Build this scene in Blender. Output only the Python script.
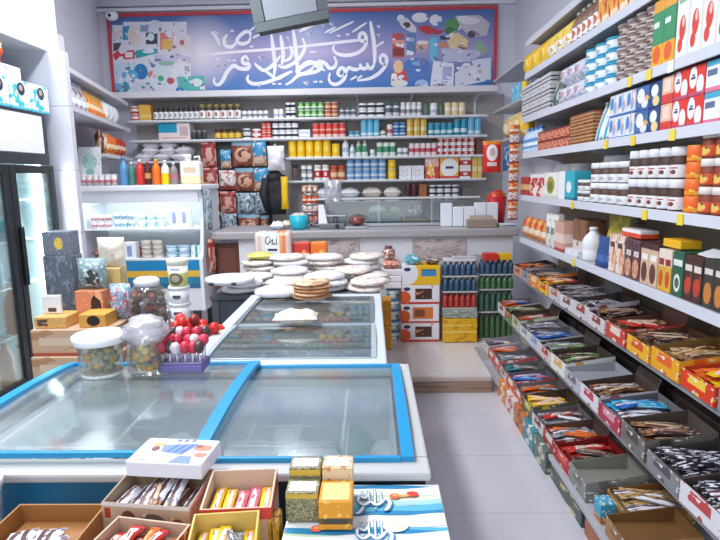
import bpy, bmesh, math, random
from mathutils import Vector, Matrix
S = bpy.context.scene
for o in list(bpy.data.objects): bpy.data.objects.remove(o)
RN = random.Random(11)
PI = math.pi

# ---------------------------------------------------------------- camera
cam_d = bpy.data.cameras.new('camera'); cam = bpy.data.objects.new('camera', cam_d)
S.collection.objects.link(cam); S.camera = cam
cam_d.sensor_width = 36.0; cam_d.lens = 28.0; cam_d.clip_start = 0.05
PITCH, YAW, ROLL = math.radians(9.3), math.radians(1.2), math.radians(0.9)
cf = Vector((-math.sin(YAW)*math.cos(PITCH), math.cos(YAW)*math.cos(PITCH), -math.sin(PITCH)))
cr0 = Vector((math.cos(YAW), math.sin(YAW), 0)); cu0 = cr0.cross(cf)
cr = math.cos(ROLL)*cr0 - math.sin(ROLL)*cu0; cu = math.cos(ROLL)*cu0 + math.sin(ROLL)*cr0
cam.matrix_world = Matrix(((cr.x, cu.x, -cf.x, 0), (cr.y, cu.y, -cf.y, 0), (cr.z, cu.z, -cf.z, 1.55), (0, 0, 0, 1)))

# ---------------------------------------------------------------- light
W = bpy.data.worlds.new('world'); S.world = W; W.use_nodes = True
W.node_tree.nodes['Background'].inputs[0].default_value = (0.86, 0.92, 1.0, 1)
W.node_tree.nodes['Background'].inputs[1].default_value = 0.4
def area(name, loc, sx, sy, power, col=(0.93, 0.96, 1.0), rot=(0, 0, 0)):
    l = bpy.data.lights.new(name, 'AREA'); l.shape = 'RECTANGLE'; l.size = sx; l.size_y = sy
    l.energy = power; l.color = col
    o = bpy.data.objects.new(name, l); S.collection.objects.link(o); o.location = loc; o.rotation_euler = rot
    return o
area('tube_light', (-1.3, 1.2, 3.5), 0.25, 1.6, 34)
area('tube_light', (-1.2, 3.1, 3.5), 0.25, 1.6, 34)
area('tube_light', (-0.8, 4.9, 3.5), 0.25, 1.4, 16)
area('tube_light', (-2.2, 2.6, 3.5), 0.25, 1.2, 18)
area('shopfront_daylight', (-0.5, -1.7, 2.0), 3.2, 2.6, 16, (0.9, 0.95, 1.0), (PI/2, 0, 0))
vs = S.view_settings
vs.view_transform = 'Standard'; vs.look = 'None'; vs.gamma = 1.0; vs.use_curve_mapping = False
vs.exposure = 0.84

# ---------------------------------------------------------------- colour and material helpers
def lin(c):
    c = c.lstrip('#'); v = [int(c[i:i+2], 16)/255 for i in (0, 2, 4)]
    return tuple((x/12.92 if x <= 0.04045 else ((x+0.055)/1.055)**2.4) for x in v) + (1,)
class NT:
    def __init__(s, name, rough=0.45, metal=0.0):
        s.m = bpy.data.materials.new(name); s.m.use_nodes = True; s.t = s.m.node_tree
        s.b = s.t.nodes['Principled BSDF']; s.b.inputs['Roughness'].default_value = rough
        s.b.inputs['Metallic'].default_value = metal
    def n(s, kind, **kw):
        x = s.t.nodes.new('ShaderNode'+kind)
        for k, v in kw.items(): setattr(x, k, v)
        return x
    def l(s, a, b): s.t.links.new(a, b)
    def math(s, op, a, b=None, c=None):
        x = s.n('Math', operation=op)
        for i, v in enumerate((a, b, c)):
            if v is None: continue
            if isinstance(v, (int, float)): x.inputs[i].default_value = v
            else: s.l(v, x.inputs[i])
        return x.outputs[0]
    def mix(s, f, a, b):
        x = s.n('Mix', data_type='RGBA')
        if isinstance(f, (int, float)): x.inputs[0].default_value = f
        else: s.l(f, x.inputs[0])
        for sock, v in ((x.inputs[6], a), (x.inputs[7], b)):
            if isinstance(v, tuple): sock.default_value = v
            else: s.l(v, sock)
        return x.outputs[2]
def PR(name, base, layers=(), axis='xz', rough=0.42, metal=0.0, coord='Generated'):
    """printed surface: flat shapes laid over a base colour, in the thing's own box coordinates"""
    N = NT(name, rough, metal); col = lin(base)
    if not layers:
        N.b.inputs['Base Color'].default_value = col; return N.m
    tc = N.n('TexCoord'); sp = N.n('SeparateXYZ'); N.l(tc.outputs[coord], sp.inputs[0])
    U = sp.outputs['XYZ'.index(axis[0].upper())]; V = sp.outputs['XYZ'.index(axis[1].upper())]
    cur = col
    for L in layers:
        k = L[0]; c = lin(L[-1])
        if k == 'b': m = N.math('COMPARE', V, (L[1]+L[2])/2, abs(L[2]-L[1])/2)
        elif k == 'r':
            m = N.math('MULTIPLY', N.math('COMPARE', U, (L[1]+L[3])/2, abs(L[3]-L[1])/2), N.math('COMPARE', V, (L[2]+L[4])/2, abs(L[4]-L[2])/2))
        elif k == 'e':
            a = N.math('DIVIDE', N.math('SUBTRACT', U, L[1]), L[3]); b = N.math('DIVIDE', N.math('SUBTRACT', V, L[2]), L[4])
            m = N.math('LESS_THAN', N.math('ADD', N.math('MULTIPLY', a, a), N.math('MULTIPLY', b, b)), 1.0)
        elif k == 'n':
            z = N.n('TexNoise'); z.inputs['Scale'].default_value = L[1]; z.inputs['Detail'].default_value = 1.5
            ma = N.n('Mapping'); ma.inputs['Location'].default_value = (L[1]*1.7+L[2]*9, L[2]*31, 3.1)
            N.l(tc.outputs[coord], ma.inputs[0]); N.l(ma.outputs[0], z.inputs['Vector'])
            m = N.math('GREATER_THAN', z.outputs[0], L[2])
        elif k == 's': m = N.math('LESS_THAN', N.math('FRACT', N.math('MULTIPLY', U, L[1])), L[2])
        elif k == 'h': m = N.math('LESS_THAN', N.math('FRACT', N.math('MULTIPLY', V, L[1])), L[2])
        elif k == 'd':  # diagonal half: U + V*k > t
            m = N.math('GREATER_THAN', N.math('ADD', U, N.math('MULTIPLY', V, L[1])), L[2])
        cur = N.mix(m, cur, c)
    N.l(cur, N.b.inputs['Base Color'])
    return N.m
def CLEAR(name, tint, haze=0.1, gloss=0.12, rough=0.05, hazecol='#e8eef2'):
    """thin clear sheet: tinted see-through, a little haze and reflection"""
    N = NT(name); t = N.t; out = t.nodes['Material Output']; t.nodes.remove(N.b)
    tr = N.n('BsdfTransparent'); tr.inputs[0].default_value = lin(tint)
    df = N.n('BsdfDiffuse'); df.inputs[0].default_value = lin(hazecol)
    gl = N.n('BsdfGlossy'); gl.inputs['Roughness'].default_value = rough; gl.inputs[0].default_value = (1, 1, 1, 1)
    lw = N.n('LayerWeight'); lw.inputs[0].default_value = 0.35
    f = N.math('ADD', N.math('MULTIPLY', lw.outputs['Fresnel'], 0.6), gloss)
    a = N.n('MixShader'); a.inputs[0].default_value = haze; N.l(tr.outputs[0], a.inputs[1]); N.l(df.outputs[0], a.inputs[2])
    b = N.n('MixShader'); N.l(f, b.inputs[0]); N.l(a.outputs[0], b.inputs[1]); N.l(gl.outputs[0], b.inputs[2])
    N.l(b.outputs[0], out.inputs[0])
    return N.m
def GLOW(name, col, k):
    N = NT(name); N.b.inputs['Emission Color'].default_value = lin(col); N.b.inputs['Emission Strength'].default_value = k
    N.b.inputs['Base Color'].default_value = lin(col); return N.m
_mc = {}
def C(hexc, rough=0.45, metal=0.0):
    k = (hexc, rough, metal)
    if k not in _mc: _mc[k] = PR('plain_'+hexc.strip('#'), hexc, rough=rough, metal=metal)
    return _mc[k]

# ---------------------------------------------------------------- mesh helpers
class MB:
    def __init__(s): s.v = []; s.f = []; s.i = []; s.s = []
    def add(s, vs, fs, mi=0, smooth=False):
        k = len(s.v); s.v += [tuple(v) for v in vs]
        for j, f in enumerate(fs):
            s.f.append(tuple(a+k for a in f)); s.i.append(mi[j] if isinstance(mi, (list, tuple)) else mi); s.s.append(smooth)
        return s
    def box(s, x0, y0, z0, x1, y1, z1, mi=0, ch=0.0):
        if ch > 0:
            ch = min(ch, 0.3*min(x1-x0, y1-y0, z1-z0))
            bm = bmesh.new(); bmesh.ops.create_cube(bm, size=1.0)
            for v in bm.verts: v.co = Vector((x0+(v.co.x+.5)*(x1-x0), y0+(v.co.y+.5)*(y1-y0), z0+(v.co.z+.5)*(z1-z0)))
            bmesh.ops.bevel(bm, geom=list(bm.edges), offset=ch, segments=2, affect='EDGES', profile=0.5)
            bm.verts.index_update()
            s.add([v.co for v in bm.verts], [[v.index for v in f.verts] for f in bm.faces], mi); bm.free(); return s
        vs = [(x0,y0,z0),(x1,y0,z0),(x1,y1,z0),(x0,y1,z0),(x0,y0,z1),(x1,y0,z1),(x1,y1,z1),(x0,y1,z1)]
        return s.add(vs, [(0,3,2,1),(4,5,6,7),(0,1,5,4),(1,2,6,5),(2,3,7,6),(3,0,4,7)], mi)  # bottom top -y +x +y -x
    def lathe(s, prof, n=14, cx=0, cy=0, mi=0):
        vs = []; fs = []; ms = []
        for r, z in prof:
            for a in range(n):
                t = 2*PI*a/n; vs.append((cx+r*math.cos(t), cy+r*math.sin(t), z))
        for j in range(len(prof)-1):
            for a in range(n):
                b = (a+1) % n; fs.append((j*n+a, j*n+b, (j+1)*n+b, (j+1)*n+a)); ms.append(mi[j] if isinstance(mi, (list, tuple)) else mi)
        if prof[0][0] > 1e-4: fs.append(tuple(range(n-1, -1, -1))); ms.append(ms[0])
        if prof[-1][0] > 1e-4: fs.append(tuple((len(prof)-1)*n+a for a in range(n))); ms.append(ms[-1])
        return s.add(vs, fs, ms, True)
    def tube(s, pts, r, n=8, mi=0):
        pts = [Vector(p) for p in pts]; vs = []; fs = []
        for k, p in enumerate(pts):
            d = (pts[min(k+1, len(pts)-1)]-pts[max(k-1, 0)]).normalized()
            a = d.cross(Vector((0, 0, 1)) if abs(d.z) < .9 else Vector((1, 0, 0))).normalized(); b = d.cross(a)
            rr = r[k] if isinstance(r, (list, tuple)) else r
            for q in range(n):
                t = 2*PI*q/n; vs.append(p+a*rr*math.cos(t)+b*rr*math.sin(t))
        for k in range(len(pts)-1):
            for q in range(n):
                w = (q+1) % n; fs.append((k*n+q, k*n+w, (k+1)*n+w, (k+1)*n+q))
        fs.append(tuple(range(n-1, -1, -1))); fs.append(tuple((len(pts)-1)*n+q for q in range(n)))
        return s.add(vs, fs, mi, True)
    def prism(s, poly, z0, z1, mi=0):
        n = len(poly); vs = [(x, y, z0) for x, y in poly]+[(x, y, z1) for x, y in poly]
        fs = [tuple(range(n-1, -1, -1)), tuple(range(n, 2*n))]+[(k, (k+1) % n, n+(k+1) % n, n+k) for k in range(n)]
        return s.add(vs, fs, mi)
    def extr(s, poly, a0, a1, axis='x', mi=0):
        """polygon in the plane across an axis, pushed along it"""
        n = len(poly)
        def P(u, w, a): return (a, u, w) if axis == 'x' else (u, a, w)
        vs = [P(u, w, a0) for u, w in poly]+[P(u, w, a1) for u, w in poly]
        fs = [tuple(range(n-1, -1, -1)), tuple(range(n, 2*n))]+[(k, (k+1) % n, n+(k+1) % n, n+k) for k in range(n)]
        return s.add(vs, fs, mi)
    def pouch(s, w, t, h, lie=False, nu=8, nv=8, seed=0, crimp=0.06, wob=0.06, mi=0):
        """pillow bag: w wide, h tall, t thick, flat sealed ends; stands on z=0, or lies flat when lie"""
        r = random.Random(seed); vs = []; fs = []
        W_ = [[r.uniform(-1, 1) for _ in range(nu+1)] for _ in range(nv+1)]
        for side in (-1, 1):
            for j in range(nv+1):
                for i in range(nu+1):
                    u = i/nu; v = j/nv
                    fu = max(0.0, 1-abs(2*u-1)**2.6)**0.6
                    vv = min(1, max(0, (v-crimp)/(1-2*crimp))); fv = max(0.0, 1-abs(2*vv-1)**3.2)**0.6
                    y = side*(t/2*fu*fv*(1+wob*3*W_[j][i])+0.0006)
                    x = (u-.5)*w*(1-0.05*fv); z = v*h
                    vs.append((x, z-h/2, y+t/2) if lie else (x, y, z))
        m = (nu+1)*(nv+1)
        for q in (0, 1):
            for j in range(nv):
                for i in range(nu):
                    a = q*m+j*(nu+1)+i; f = (a, a+1, a+nu+2, a+nu+1)
                    flip = (q == 1) != lie
                    fs.append(f[::-1] if flip else f)
        return s.add(vs, fs, mi, True)
    def blob(s, cx, cy, cz, rx, ry, rz, n=10, seed=0, wob=0.0, mi=0):
        r = random.Random(seed); vs = []; fs = []
        for j in range(n+1):
            p = PI*j/n
            for i in range(n):
                a = 2*PI*i/n; k = 1+wob*r.uniform(-1, 1)
                vs.append((cx+rx*k*math.sin(p)*math.cos(a), cy+ry*k*math.sin(p)*math.sin(a), cz-rz*k*math.cos(p)))
        for j in range(n):
            for i in range(n):
                q = (i+1) % n; fs.append((j*n+i, j*n+q, (j+1)*n+q, (j+1)*n+i))
        return s.add(vs, fs, mi, True)
    def ribbon(s, pts, w, plane, off, mi=0, sub=5):
        """flat brush stroke through 2-D points; plane(u, v, off) gives the 3-D point"""
        P = [Vector(p) for p in pts]
        if len(P) > 2:
            Q = []
            for k in range(len(P)-1):
                a, b, c, d = P[max(k-1, 0)], P[k], P[k+1], P[min(k+2, len(P)-1)]
                for q in range(sub):
                    t = q/sub
                    Q.append(.5*((2*b)+(c-a)*t+(2*a-5*b+4*c-d)*t*t+(3*b-a-3*c+d)*t**3))
            Q.append(P[-1]); P = Q
        n = len(P); vs = []
        for k in range(n):
            d = P[min(k+1, n-1)]-P[max(k-1, 0)]
            d = d.normalized() if d.length > 0 else Vector((1, 0)); e = k/(n-1)
            ww = w*(0.45+0.55*min(1, 4*e, 4*(1-e)))/2
            nrm = Vector((-d.y, d.x))
            vs += [plane(*(P[k]+nrm*ww), off), plane(*(P[k]-nrm*ww), off)]
        return s.add(vs, [(2*k, 2*k+1, 2*k+3, 2*k+2) for k in range(n-1)], mi)
    def xf(s, M):
        s.v = [tuple(M @ Vector(v)) for v in s.v]; return s
    def mesh(s, name, mats):
        me = bpy.data.meshes.new(name); me.from_pydata(s.v, [], s.f)
        for m in (mats if isinstance(mats, (list, tuple)) else [mats]): me.materials.append(m)
        k = len(me.materials)-1
        me.polygons.foreach_set('material_index', [min(i, k) for i in s.i]); me.polygons.foreach_set('use_smooth', s.s)
        me.update(); return me
LK = S.collection.objects.link
def ob(name, me, parent=None, loc=(0, 0, 0), rot=(0, 0, 0)):
    o = bpy.data.objects.new(name, me); LK(o); o.location = loc; o.rotation_euler = rot
    if parent: o.parent = parent
    return o
def tag(o, label, cat, group=None, kind=None):
    o['label'] = label; o['category'] = cat
    if group: o['group'] = group
    if kind: o['kind'] = kind
    return o
def struct(name, mb, mats):
    o = ob(name, mb.mesh(name, mats)); o['kind'] = 'structure'; return o
def thing(name, label, cat, loc=(0, 0, 0), rz=0, group=None):
    return tag(ob(name, None, None, loc, (0, 0, rz)), label, cat, group)
def part(name, mb, mats, parent, label=None, loc=(0, 0, 0), rot=(0, 0, 0)):
    o = ob(name, mb.mesh(name, mats), parent, loc, rot)
    if label: o['label'] = label
    return o
def solo(name, mb, mats, label, cat, loc=(0, 0, 0), rot=(0, 0, 0), group=None):
    return tag(ob(name, mb.mesh(name, mats), None, loc, rot), label, cat, group)
class Proto:
    """a ready kind of product: one main mesh plus part meshes; put() links copies of them"""
    def __init__(s, name, main, parts=()): s.name = name; s.main = main; s.parts = parts
    def put(s, loc, rz, label, cat, group=None, tilt=(0, 0)):
        o = tag(ob(s.name, s.main, None, loc, (tilt[0], tilt[1], rz)), label, cat, group)
        for nm, me in s.parts: ob(nm, me, o)
        return o
def product(kind, w, d, h, mats, parts=True, seed=1):
    """mats: body print, lid or cap"""
    m0 = mats[0]; m1 = mats[-1]; r = min(w, d)/2; A = MB(); B = MB(); nm = kind; pn = 'lid'
    if kind == 'can':
        nm = 'tin_can'; e = min(.006, h*.06)
        A.lathe([(r*.93, 0), (r, e), (r, h-e), (r*.94, h), (r*.88, h), (r*.86, h-e), (0, h-e)], 16, mi=[0, 0, 1, 1, 1, 1])
        return Proto(nm, A.mesh(nm, [m0, m1]))
    if kind == 'jar':
        nm = 'glass_jar'
        A.lathe([(r*.9, 0), (r, h*.05), (r, h*.66), (r*.86, h*.77), (r*.8, h*.8)], 16)
        B.lathe([(r*.84, h*.79), (r*.9, h*.8), (r*.9, h*.97), (r*.84, h), (0, h)], 16)
    elif kind == 'widejar':
        nm = 'spread_jar'
        A.lathe([(r*.88, 0), (r*.97, h*.06), (r*.97, h*.6), (r*.85, h*.72), (r*.85, h*.74)], 18, mi=[0, 0, 0, 1])
        B.lathe([(r*.9, h*.72), (r*.98, h*.73), (r*.98, h*.97), (r*.93, h), (0, h)], 18)
    elif kind == 'bottle':
        nm = 'plastic_bottle'; pn = 'cap'
        A.lathe([(r*.9, 0), (r, h*.04), (r, h*.28), (r*.93, h*.33), (r, h*.38), (r, h*.6), (r*.8, h*.72), (r*.36, h*.86), (r*.34, h*.92)], 14)
        B.lathe([(r*.42, h*.9), (r*.42, h*.99), (r*.3, h), (0, h)], 10)
    elif kind == 'tub':
        nm = 'plastic_tub'
        A.lathe([(r*.8, 0), (r*.84, h*.03), (r*.95, h*.8)], 18)
        B.lathe([(r*.96, h*.79), (r, h*.8), (r, h*.96), (r*.94, h), (r*.88, h*.985), (0, h*.985)], 18)
    elif kind == 'cup':
        nm = 'paper_cup'
        A.lathe([(r*.72, 0), (r*.98, h*.86)], 14)
        B.lathe([(r*.99, h*.85), (r, h*.9), (r*.97, h), (0, h)], 14)
    elif kind == 'box':
        nm = 'carton_pack'
        A.box(-w/2, -d/2, 0, w/2, d/2, h, 0, min(.004, w*.05, h*.05))
        return Proto(nm, A.mesh(nm, m0))
    elif kind == 'bag':
        nm = 'foil_bag'; A.pouch(w, d, h, seed=seed)
        return Proto(nm, A.mesh(nm, m0))
    elif kind == 'doy':    # stand-up pouch: full at the foot, flat sealed top
        nm = 'standing_pouch'; vs = []; fs = []; nu, nv = 8, 7
        for sd in (-1, 1):
            for j in range(nv+1):
                for i in range(nu+1):
                    u = i/nu; v = j/nv
                    vs.append(((u-.5)*w, sd*(d/2*max(0, 1-abs(2*u-1)**4)**.5*max(0, 1-(v/.93)**1.6 if v < .93 else 0)+.0008), v*h))
        m = (nu+1)*(nv+1)
        for q in (0, 1):
            for j in range(nv):
                for i in range(nu):
                    a = q*m+j*(nu+1)+i; f = (a, a+1, a+nu+2, a+nu+1); fs.append(f if q == 0 else f[::-1])
        for i in range(nu): fs.append((i, m+i, m+i+1, i+1))
        A.add(vs, fs, 0, True); return Proto(nm, A.mesh(nm, m0))
    if parts: return Proto(nm, A.mesh(nm, m0), ((pn, B.mesh(pn, m1)),))
    k = len(A.v); A.add(B.v, B.f, 1, True)
    return Proto(nm, A.mesh(nm, [m0, m1]))
def row(where, kind, a0, a1, n, z, h, st, mats, label, cat, depth=None, front=None, parts=True, skip_top=0, name=None):
    """n facings side by side from a0 to a1 along a shelf, each st high"""
    w = abs(a1-a0)/n; round_ = kind in ('can', 'jar', 'widejar', 'bottle', 'tub', 'cup')
    d = w*.97 if round_ else (depth or .12); uh = h/st
    p = product(kind, w*.97, d, uh-.001, [M(m) for m in mats], parts, seed=int(abs(a0)*100))
    if name: p.name = name
    g = label if n*st > 1 else None
    for i in range(n):
        t = a0+(a1-a0)*(i+.5)/n
        for k in range(st if i < n-skip_top or not skip_top else st-1):
            rz = RN.uniform(-.03, .03) if round_ else 0
            if where == 'back': p.put((t, (front or 6.225)+d/2, z+.001+k*uh), rz, label, cat, g)
            else: p.put(((front or 1.275)+d/2, t, z+.001+k*uh), -PI/2+rz, label, cat, g)
CALLIG = [(0.04,[(0.183,2.782),(0.136,2.797),(0.122,2.848),(0.15,2.884),(0.186,2.863),(0.194,2.816),(0.17,2.755),(0.105,2.689),(0.016,2.641),(-0.076,2.624),(-0.135,2.617)]),(0.044,[(0.02,3.238),(0.037,3.133),(0.055,3.022),(0.064,2.87),(0.055,2.784)]),(0.04,[(0.059,2.788),(0.024,2.744),(-0.01,2.759),(-0.022,2.806)]),(0.04,[(-0.01,2.759),(-0.047,2.743),(-0.087,2.754),(-0.099,2.799)]),(0.04,[(-0.087,2.754),(-0.133,2.736),(-0.182,2.741),(-0.218,2.756),(-0.251,2.728),(-0.284,2.688)]),(0.04,[(-0.262,2.696),(-0.312,2.668),(-0.346,2.697),(-0.319,2.75),(-0.281,2.749),(-0.26,2.696),(-0.283,2.634),(-0.349,2.586),(-0.416,2.591),(-0.447,2.643),(-0.432,2.707)]),(0.04,[(-0.028,3.03),(-0.079,3.027),(-0.104,3.064),(-0.09,3.108),(-0.052,3.111),(-0.029,3.064),(-0.037,2.984),(-0.115,2.914),(-0.244,2.886),(-0.346,2.906),(-0.392,2.956),(-0.378,2.996)]),(0.032,[(-0.036,3.046),(-0.181,3.037),(-0.438,3.014),(-0.652,2.996),(-0.867,2.979)]),(0.032,[(-0.866,2.979),(-1.088,2.965),(-1.433,2.948),(-1.671,2.932),(-1.801,2.922)]),(0.04,[(-0.385,2.882),(-0.361,2.821),(-0.383,2.766),(-0.44,2.757),(-0.477,2.802),(-0.539,2.828),(-0.589,2.8),(-0.556,2.759),(-0.487,2.733)]),(0.036,[(-0.551,2.759),(-0.597,2.817),(-0.668,2.827),(-0.74,2.787),(-0.802,2.726),(-0.734,2.704),(-0.642,2.744),(-0.593,2.801)]),(0.044,[(-0.827,3.171),(-0.814,3.07),(-0.802,2.927),(-0.793,2.804),(-0.796,2.718)]),(0.04,[(-0.796,2.718),(-0.696,2.792),(-0.595,2.813),(-0.523,2.779),(-0.576,2.726),(-0.688,2.704),(-0.786,2.685),(-0.864,2.62),(-0.93,2.588)]),(0.042,[(-1.068,3.131),(-1.056,3.014),(-1.044,2.871),(-1.04,2.778),(-1.057,2.675)]),(0.042,[(-0.966,3.113),(-0.953,3.012),(-0.945,2.889),(-0.966,2.797)]),(0.04,[(-0.728,3.078),(-0.701,2.997),(-0.729,2.916),(-0.796,2.841),(-0.89,2.786),(-0.966,2.775),(-1.004,2.804)]),(0.036,[(-0.868,3.0),(-0.845,2.928),(-0.872,2.867),(-0.943,2.832)]),(0.04,[(-1.337,2.701),(-1.353,2.65),(-1.294,2.607),(-1.168,2.613),(-1.014,2.66),(-0.887,2.716),(-0.847,2.727)]),(0.04,[(-1.266,2.824),(-1.225,2.782),(-1.162,2.745),(-1.091,2.779),(-1.024,2.839),(-0.974,2.9)]),(0.032,[(-1.162,2.745),(-1.099,2.703),(-1.036,2.654),(-0.971,2.659)]),(0.044,[(-1.33,2.851),(-1.358,2.897),(-1.396,2.873),(-1.387,2.824),(-1.332,2.815),(-1.342,2.769),(-1.431,2.771),(-1.501,2.801),(-1.574,2.737),(-1.626,2.651),(-1.679,2.6),(-1.727,2.628),(-1.716,2.681)]),(0.04,[(-1.301,3.104),(-1.299,3.14),(-1.345,3.155),(-1.414,3.112),(-1.449,3.058),(-1.394,3.028),(-1.32,3.049),(-1.297,3.1)]),(0.04,[(-1.449,3.054),(-1.505,3.002),(-1.576,3.012),(-1.59,3.075),(-1.552,3.129)]),(0.036,[(-1.726,3.165),(-1.678,3.107),(-1.636,3.015)]),(0.028,[(-1.688,3.168),(-1.647,3.135)]),(0.022,[(-0.435,3.119),(-0.295,3.18),(-0.156,3.238)]),(0.022,[(-0.184,3.122),(-0.1,3.174),(-0.017,3.223)]),(0.022,[(-0.759,3.137),(-0.648,3.187),(-0.538,3.233)]),(0.022,[(0.065,2.959),(0.117,2.993),(0.168,3.022)]),(0.022,[(-1.304,3.16),(-1.241,3.203),(-1.179,3.242)]),(0.022,[(-1.276,3.087),(-1.208,3.116),(-1.14,3.141)]),(0.022,[(-0.76,3.149),(-0.673,3.19),(-0.587,3.226)]),(0.022,[(-0.21,2.624),(-0.172,2.646),(-0.134,2.664)]),(0.022,[(-0.134,2.631),(-0.105,2.653),(-0.076,2.671)]),(0.022,[(-0.484,3.124),(-0.419,3.155),(-0.354,3.182)]),(0.038,[(-0.348,3.091),(-0.31,3.092)]),(0.038,[(-0.248,3.103),(-0.21,3.104)]),(0.038,[(-0.618,2.611),(-0.579,2.613)]),(0.038,[(-0.553,2.61),(-0.514,2.611)]),(0.038,[(-1.565,2.856),(-1.526,2.857)]),(0.038,[(-1.509,2.855),(-1.47,2.856)]),(0.038,[(-1.405,2.947),(-1.366,2.948)]),(0.038,[(-1.514,3.165),(-1.475,3.166)]),(0.038,[(-1.308,2.998),(-1.269,3.0)]),(0.038,[(-1.079,2.599),(-1.04,2.6)]),(0.038,[(-1.014,2.598),(-0.975,2.599)]),(0.038,[(-0.613,2.615),(-0.574,2.617)]),(0.038,[(-0.555,2.614),(-0.516,2.616)]),(0.038,[(-0.652,2.928),(-0.613,2.93)]),(0.038,[(-0.613,2.928),(-0.575,2.929)]),(0.038,[(-1.694,2.871),(-1.655,2.872)]),(0.018,[(-0.524,3.227),(-0.503,3.213),(-0.488,3.226),(-0.499,3.19)]),(0.018,[(-0.424,3.225),(-0.403,3.211),(-0.388,3.224),(-0.399,3.188)]),(0.018,[(0.09,3.102),(0.111,3.088),(0.126,3.102),(0.115,3.065)]),(0.018,[(-0.715,2.615),(-0.694,2.6),(-0.678,2.614),(-0.69,2.577)]),(0.018,[(0.091,3.191),(0.112,3.176),(0.127,3.19),(0.116,3.154)]),(0.018,[(-1.706,2.809),(-1.685,2.795),(-1.669,2.809),(-1.682,2.772)]),(0.018,[(-0.73,2.615),(-0.709,2.601),(-0.693,2.615),(-0.705,2.578)]),(0.018,[(-0.897,3.09),(-0.876,3.075),(-0.86,3.089),(-0.872,3.053)]),(0.018,[(-1.63,2.818),(-1.609,2.803),(-1.593,2.817),(-1.606,2.781)]),(0.018,[(-1.216,2.892),(-1.195,2.878),(-1.179,2.892),(-1.192,2.855)]),(0.018,[(-0.671,3.125),(-0.65,3.111),(-0.635,3.125),(-0.647,3.089)]),(0.018,[(-1.25,2.604),(-1.229,2.589),(-1.214,2.604),(-1.226,2.566)])]
BAN_L = [('p','#dfe6f2',[(-2.876,2.604),(-2.729,2.601),(-2.674,3.251),(-2.818,3.254)]),('p','#e6e4ee',[(-2.753,2.537),(-2.041,2.524),(-1.991,3.272),(-2.69,3.286)]),('p','#3f93c0',[(-2.715,3.096),(-2.641,3.094),(-2.628,3.25),(-2.702,3.252)]),('e','#e8d9cc',(-2.582,3.137,0.074,0.105)),('e','#d9dfe8',(-2.344,3.227,0.083,0.069)),('p','#8fa4c4',[(-2.514,3.179),(-2.422,3.177),(-2.415,3.263),(-2.507,3.265)]),('p','#3d4b66',[(-2.46,3.047),(-2.33,3.044),(-2.321,3.166),(-2.45,3.169)]),('e','#e6ecf0',(-2.398,3.121,0.037,0.042)),('p','#e88a80',[(-2.307,2.983),(-2.159,2.98),(-2.146,3.163),(-2.293,3.166)]),('p','#f2c070',[(-2.285,2.982),(-2.168,2.98),(-2.16,3.093),(-2.276,3.096)]),('p','#e6dce0',[(-2.183,2.893),(-1.965,2.888),(-1.954,3.133),(-2.148,3.128)]),('e','#c8647c',(-2.057,3.057,0.026,0.028)),('p','#d63f4a',[(-2.817,2.887),(-2.592,2.897),(-2.585,2.988),(-2.79,2.983),(-2.84,2.94)]),('p','#efe7ea',[(-2.703,2.911),(-2.617,2.91),(-2.613,2.968),(-2.698,2.969)]),('p','#2aa5b0',[(-2.592,2.897),(-2.328,2.952),(-2.36,3.01),(-2.595,2.98)]),('e','#bfe6e6',(-2.438,2.968,0.074,0.018)),('p','#d7cfe6',[(-2.446,2.859),(-1.966,2.86),(-1.964,2.897),(-2.124,2.944),(-2.441,2.933)]),('p','#c8dff0',[(-2.867,2.639),(-2.614,2.635),(-2.596,2.847),(-2.848,2.852)]),('e','#2a82c0',(-2.538,2.758,0.078,0.085)),('e','#5fb4dc',(-2.663,2.725,0.094,0.057)),('p','#dce9ee',[(-2.465,2.614),(-2.203,2.609),(-2.186,2.848),(-2.447,2.853)]),('e','#d98a84',(-2.419,2.724,0.044,0.04)),('e','#c8565c',(-2.21,2.654,0.045,0.036)),('e','#4fae84',(-2.32,2.683,0.034,0.032)),('p','#eef0f4',[(-2.198,2.68),(-1.984,2.676),(-1.974,2.836),(-2.187,2.84)]),('p','#5fc0b4',[(-2.133,2.545),(-1.833,2.549),(-1.833,2.7),(-2.141,2.697)]),('e','#e4f0ea',(-1.921,2.631,0.063,0.043)),('e','#2f9fae',(-2.748,2.601,0.068,0.064)),('p','#d2dbe8',[(-2.639,2.554),(-2.451,2.551),(-2.445,2.64),(-2.632,2.644)]),('e','#3f86c8',(-2.114,2.554,0.049,0.032)),('e','#7f9fcf',(-2.37,2.878,0.074,0.017)),('p','#5b4a52',[(-2.828,2.975),(-2.771,2.992),(-2.727,3.07),(-2.82,3.063)]),('p','#e9d2d8',[(-2.826,3.107),(-2.724,3.105),(-2.714,3.226),(-2.815,3.228)]),('e','#9ec4b4',(-2.243,2.841,0.093,0.025)),('e','#bfa8c8',(-2.025,2.766,0.034,0.046)),('p','#78b4d8',[(-2.88,2.559),(-2.77,2.557),(-2.764,2.637),(-2.872,2.639)])]
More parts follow.
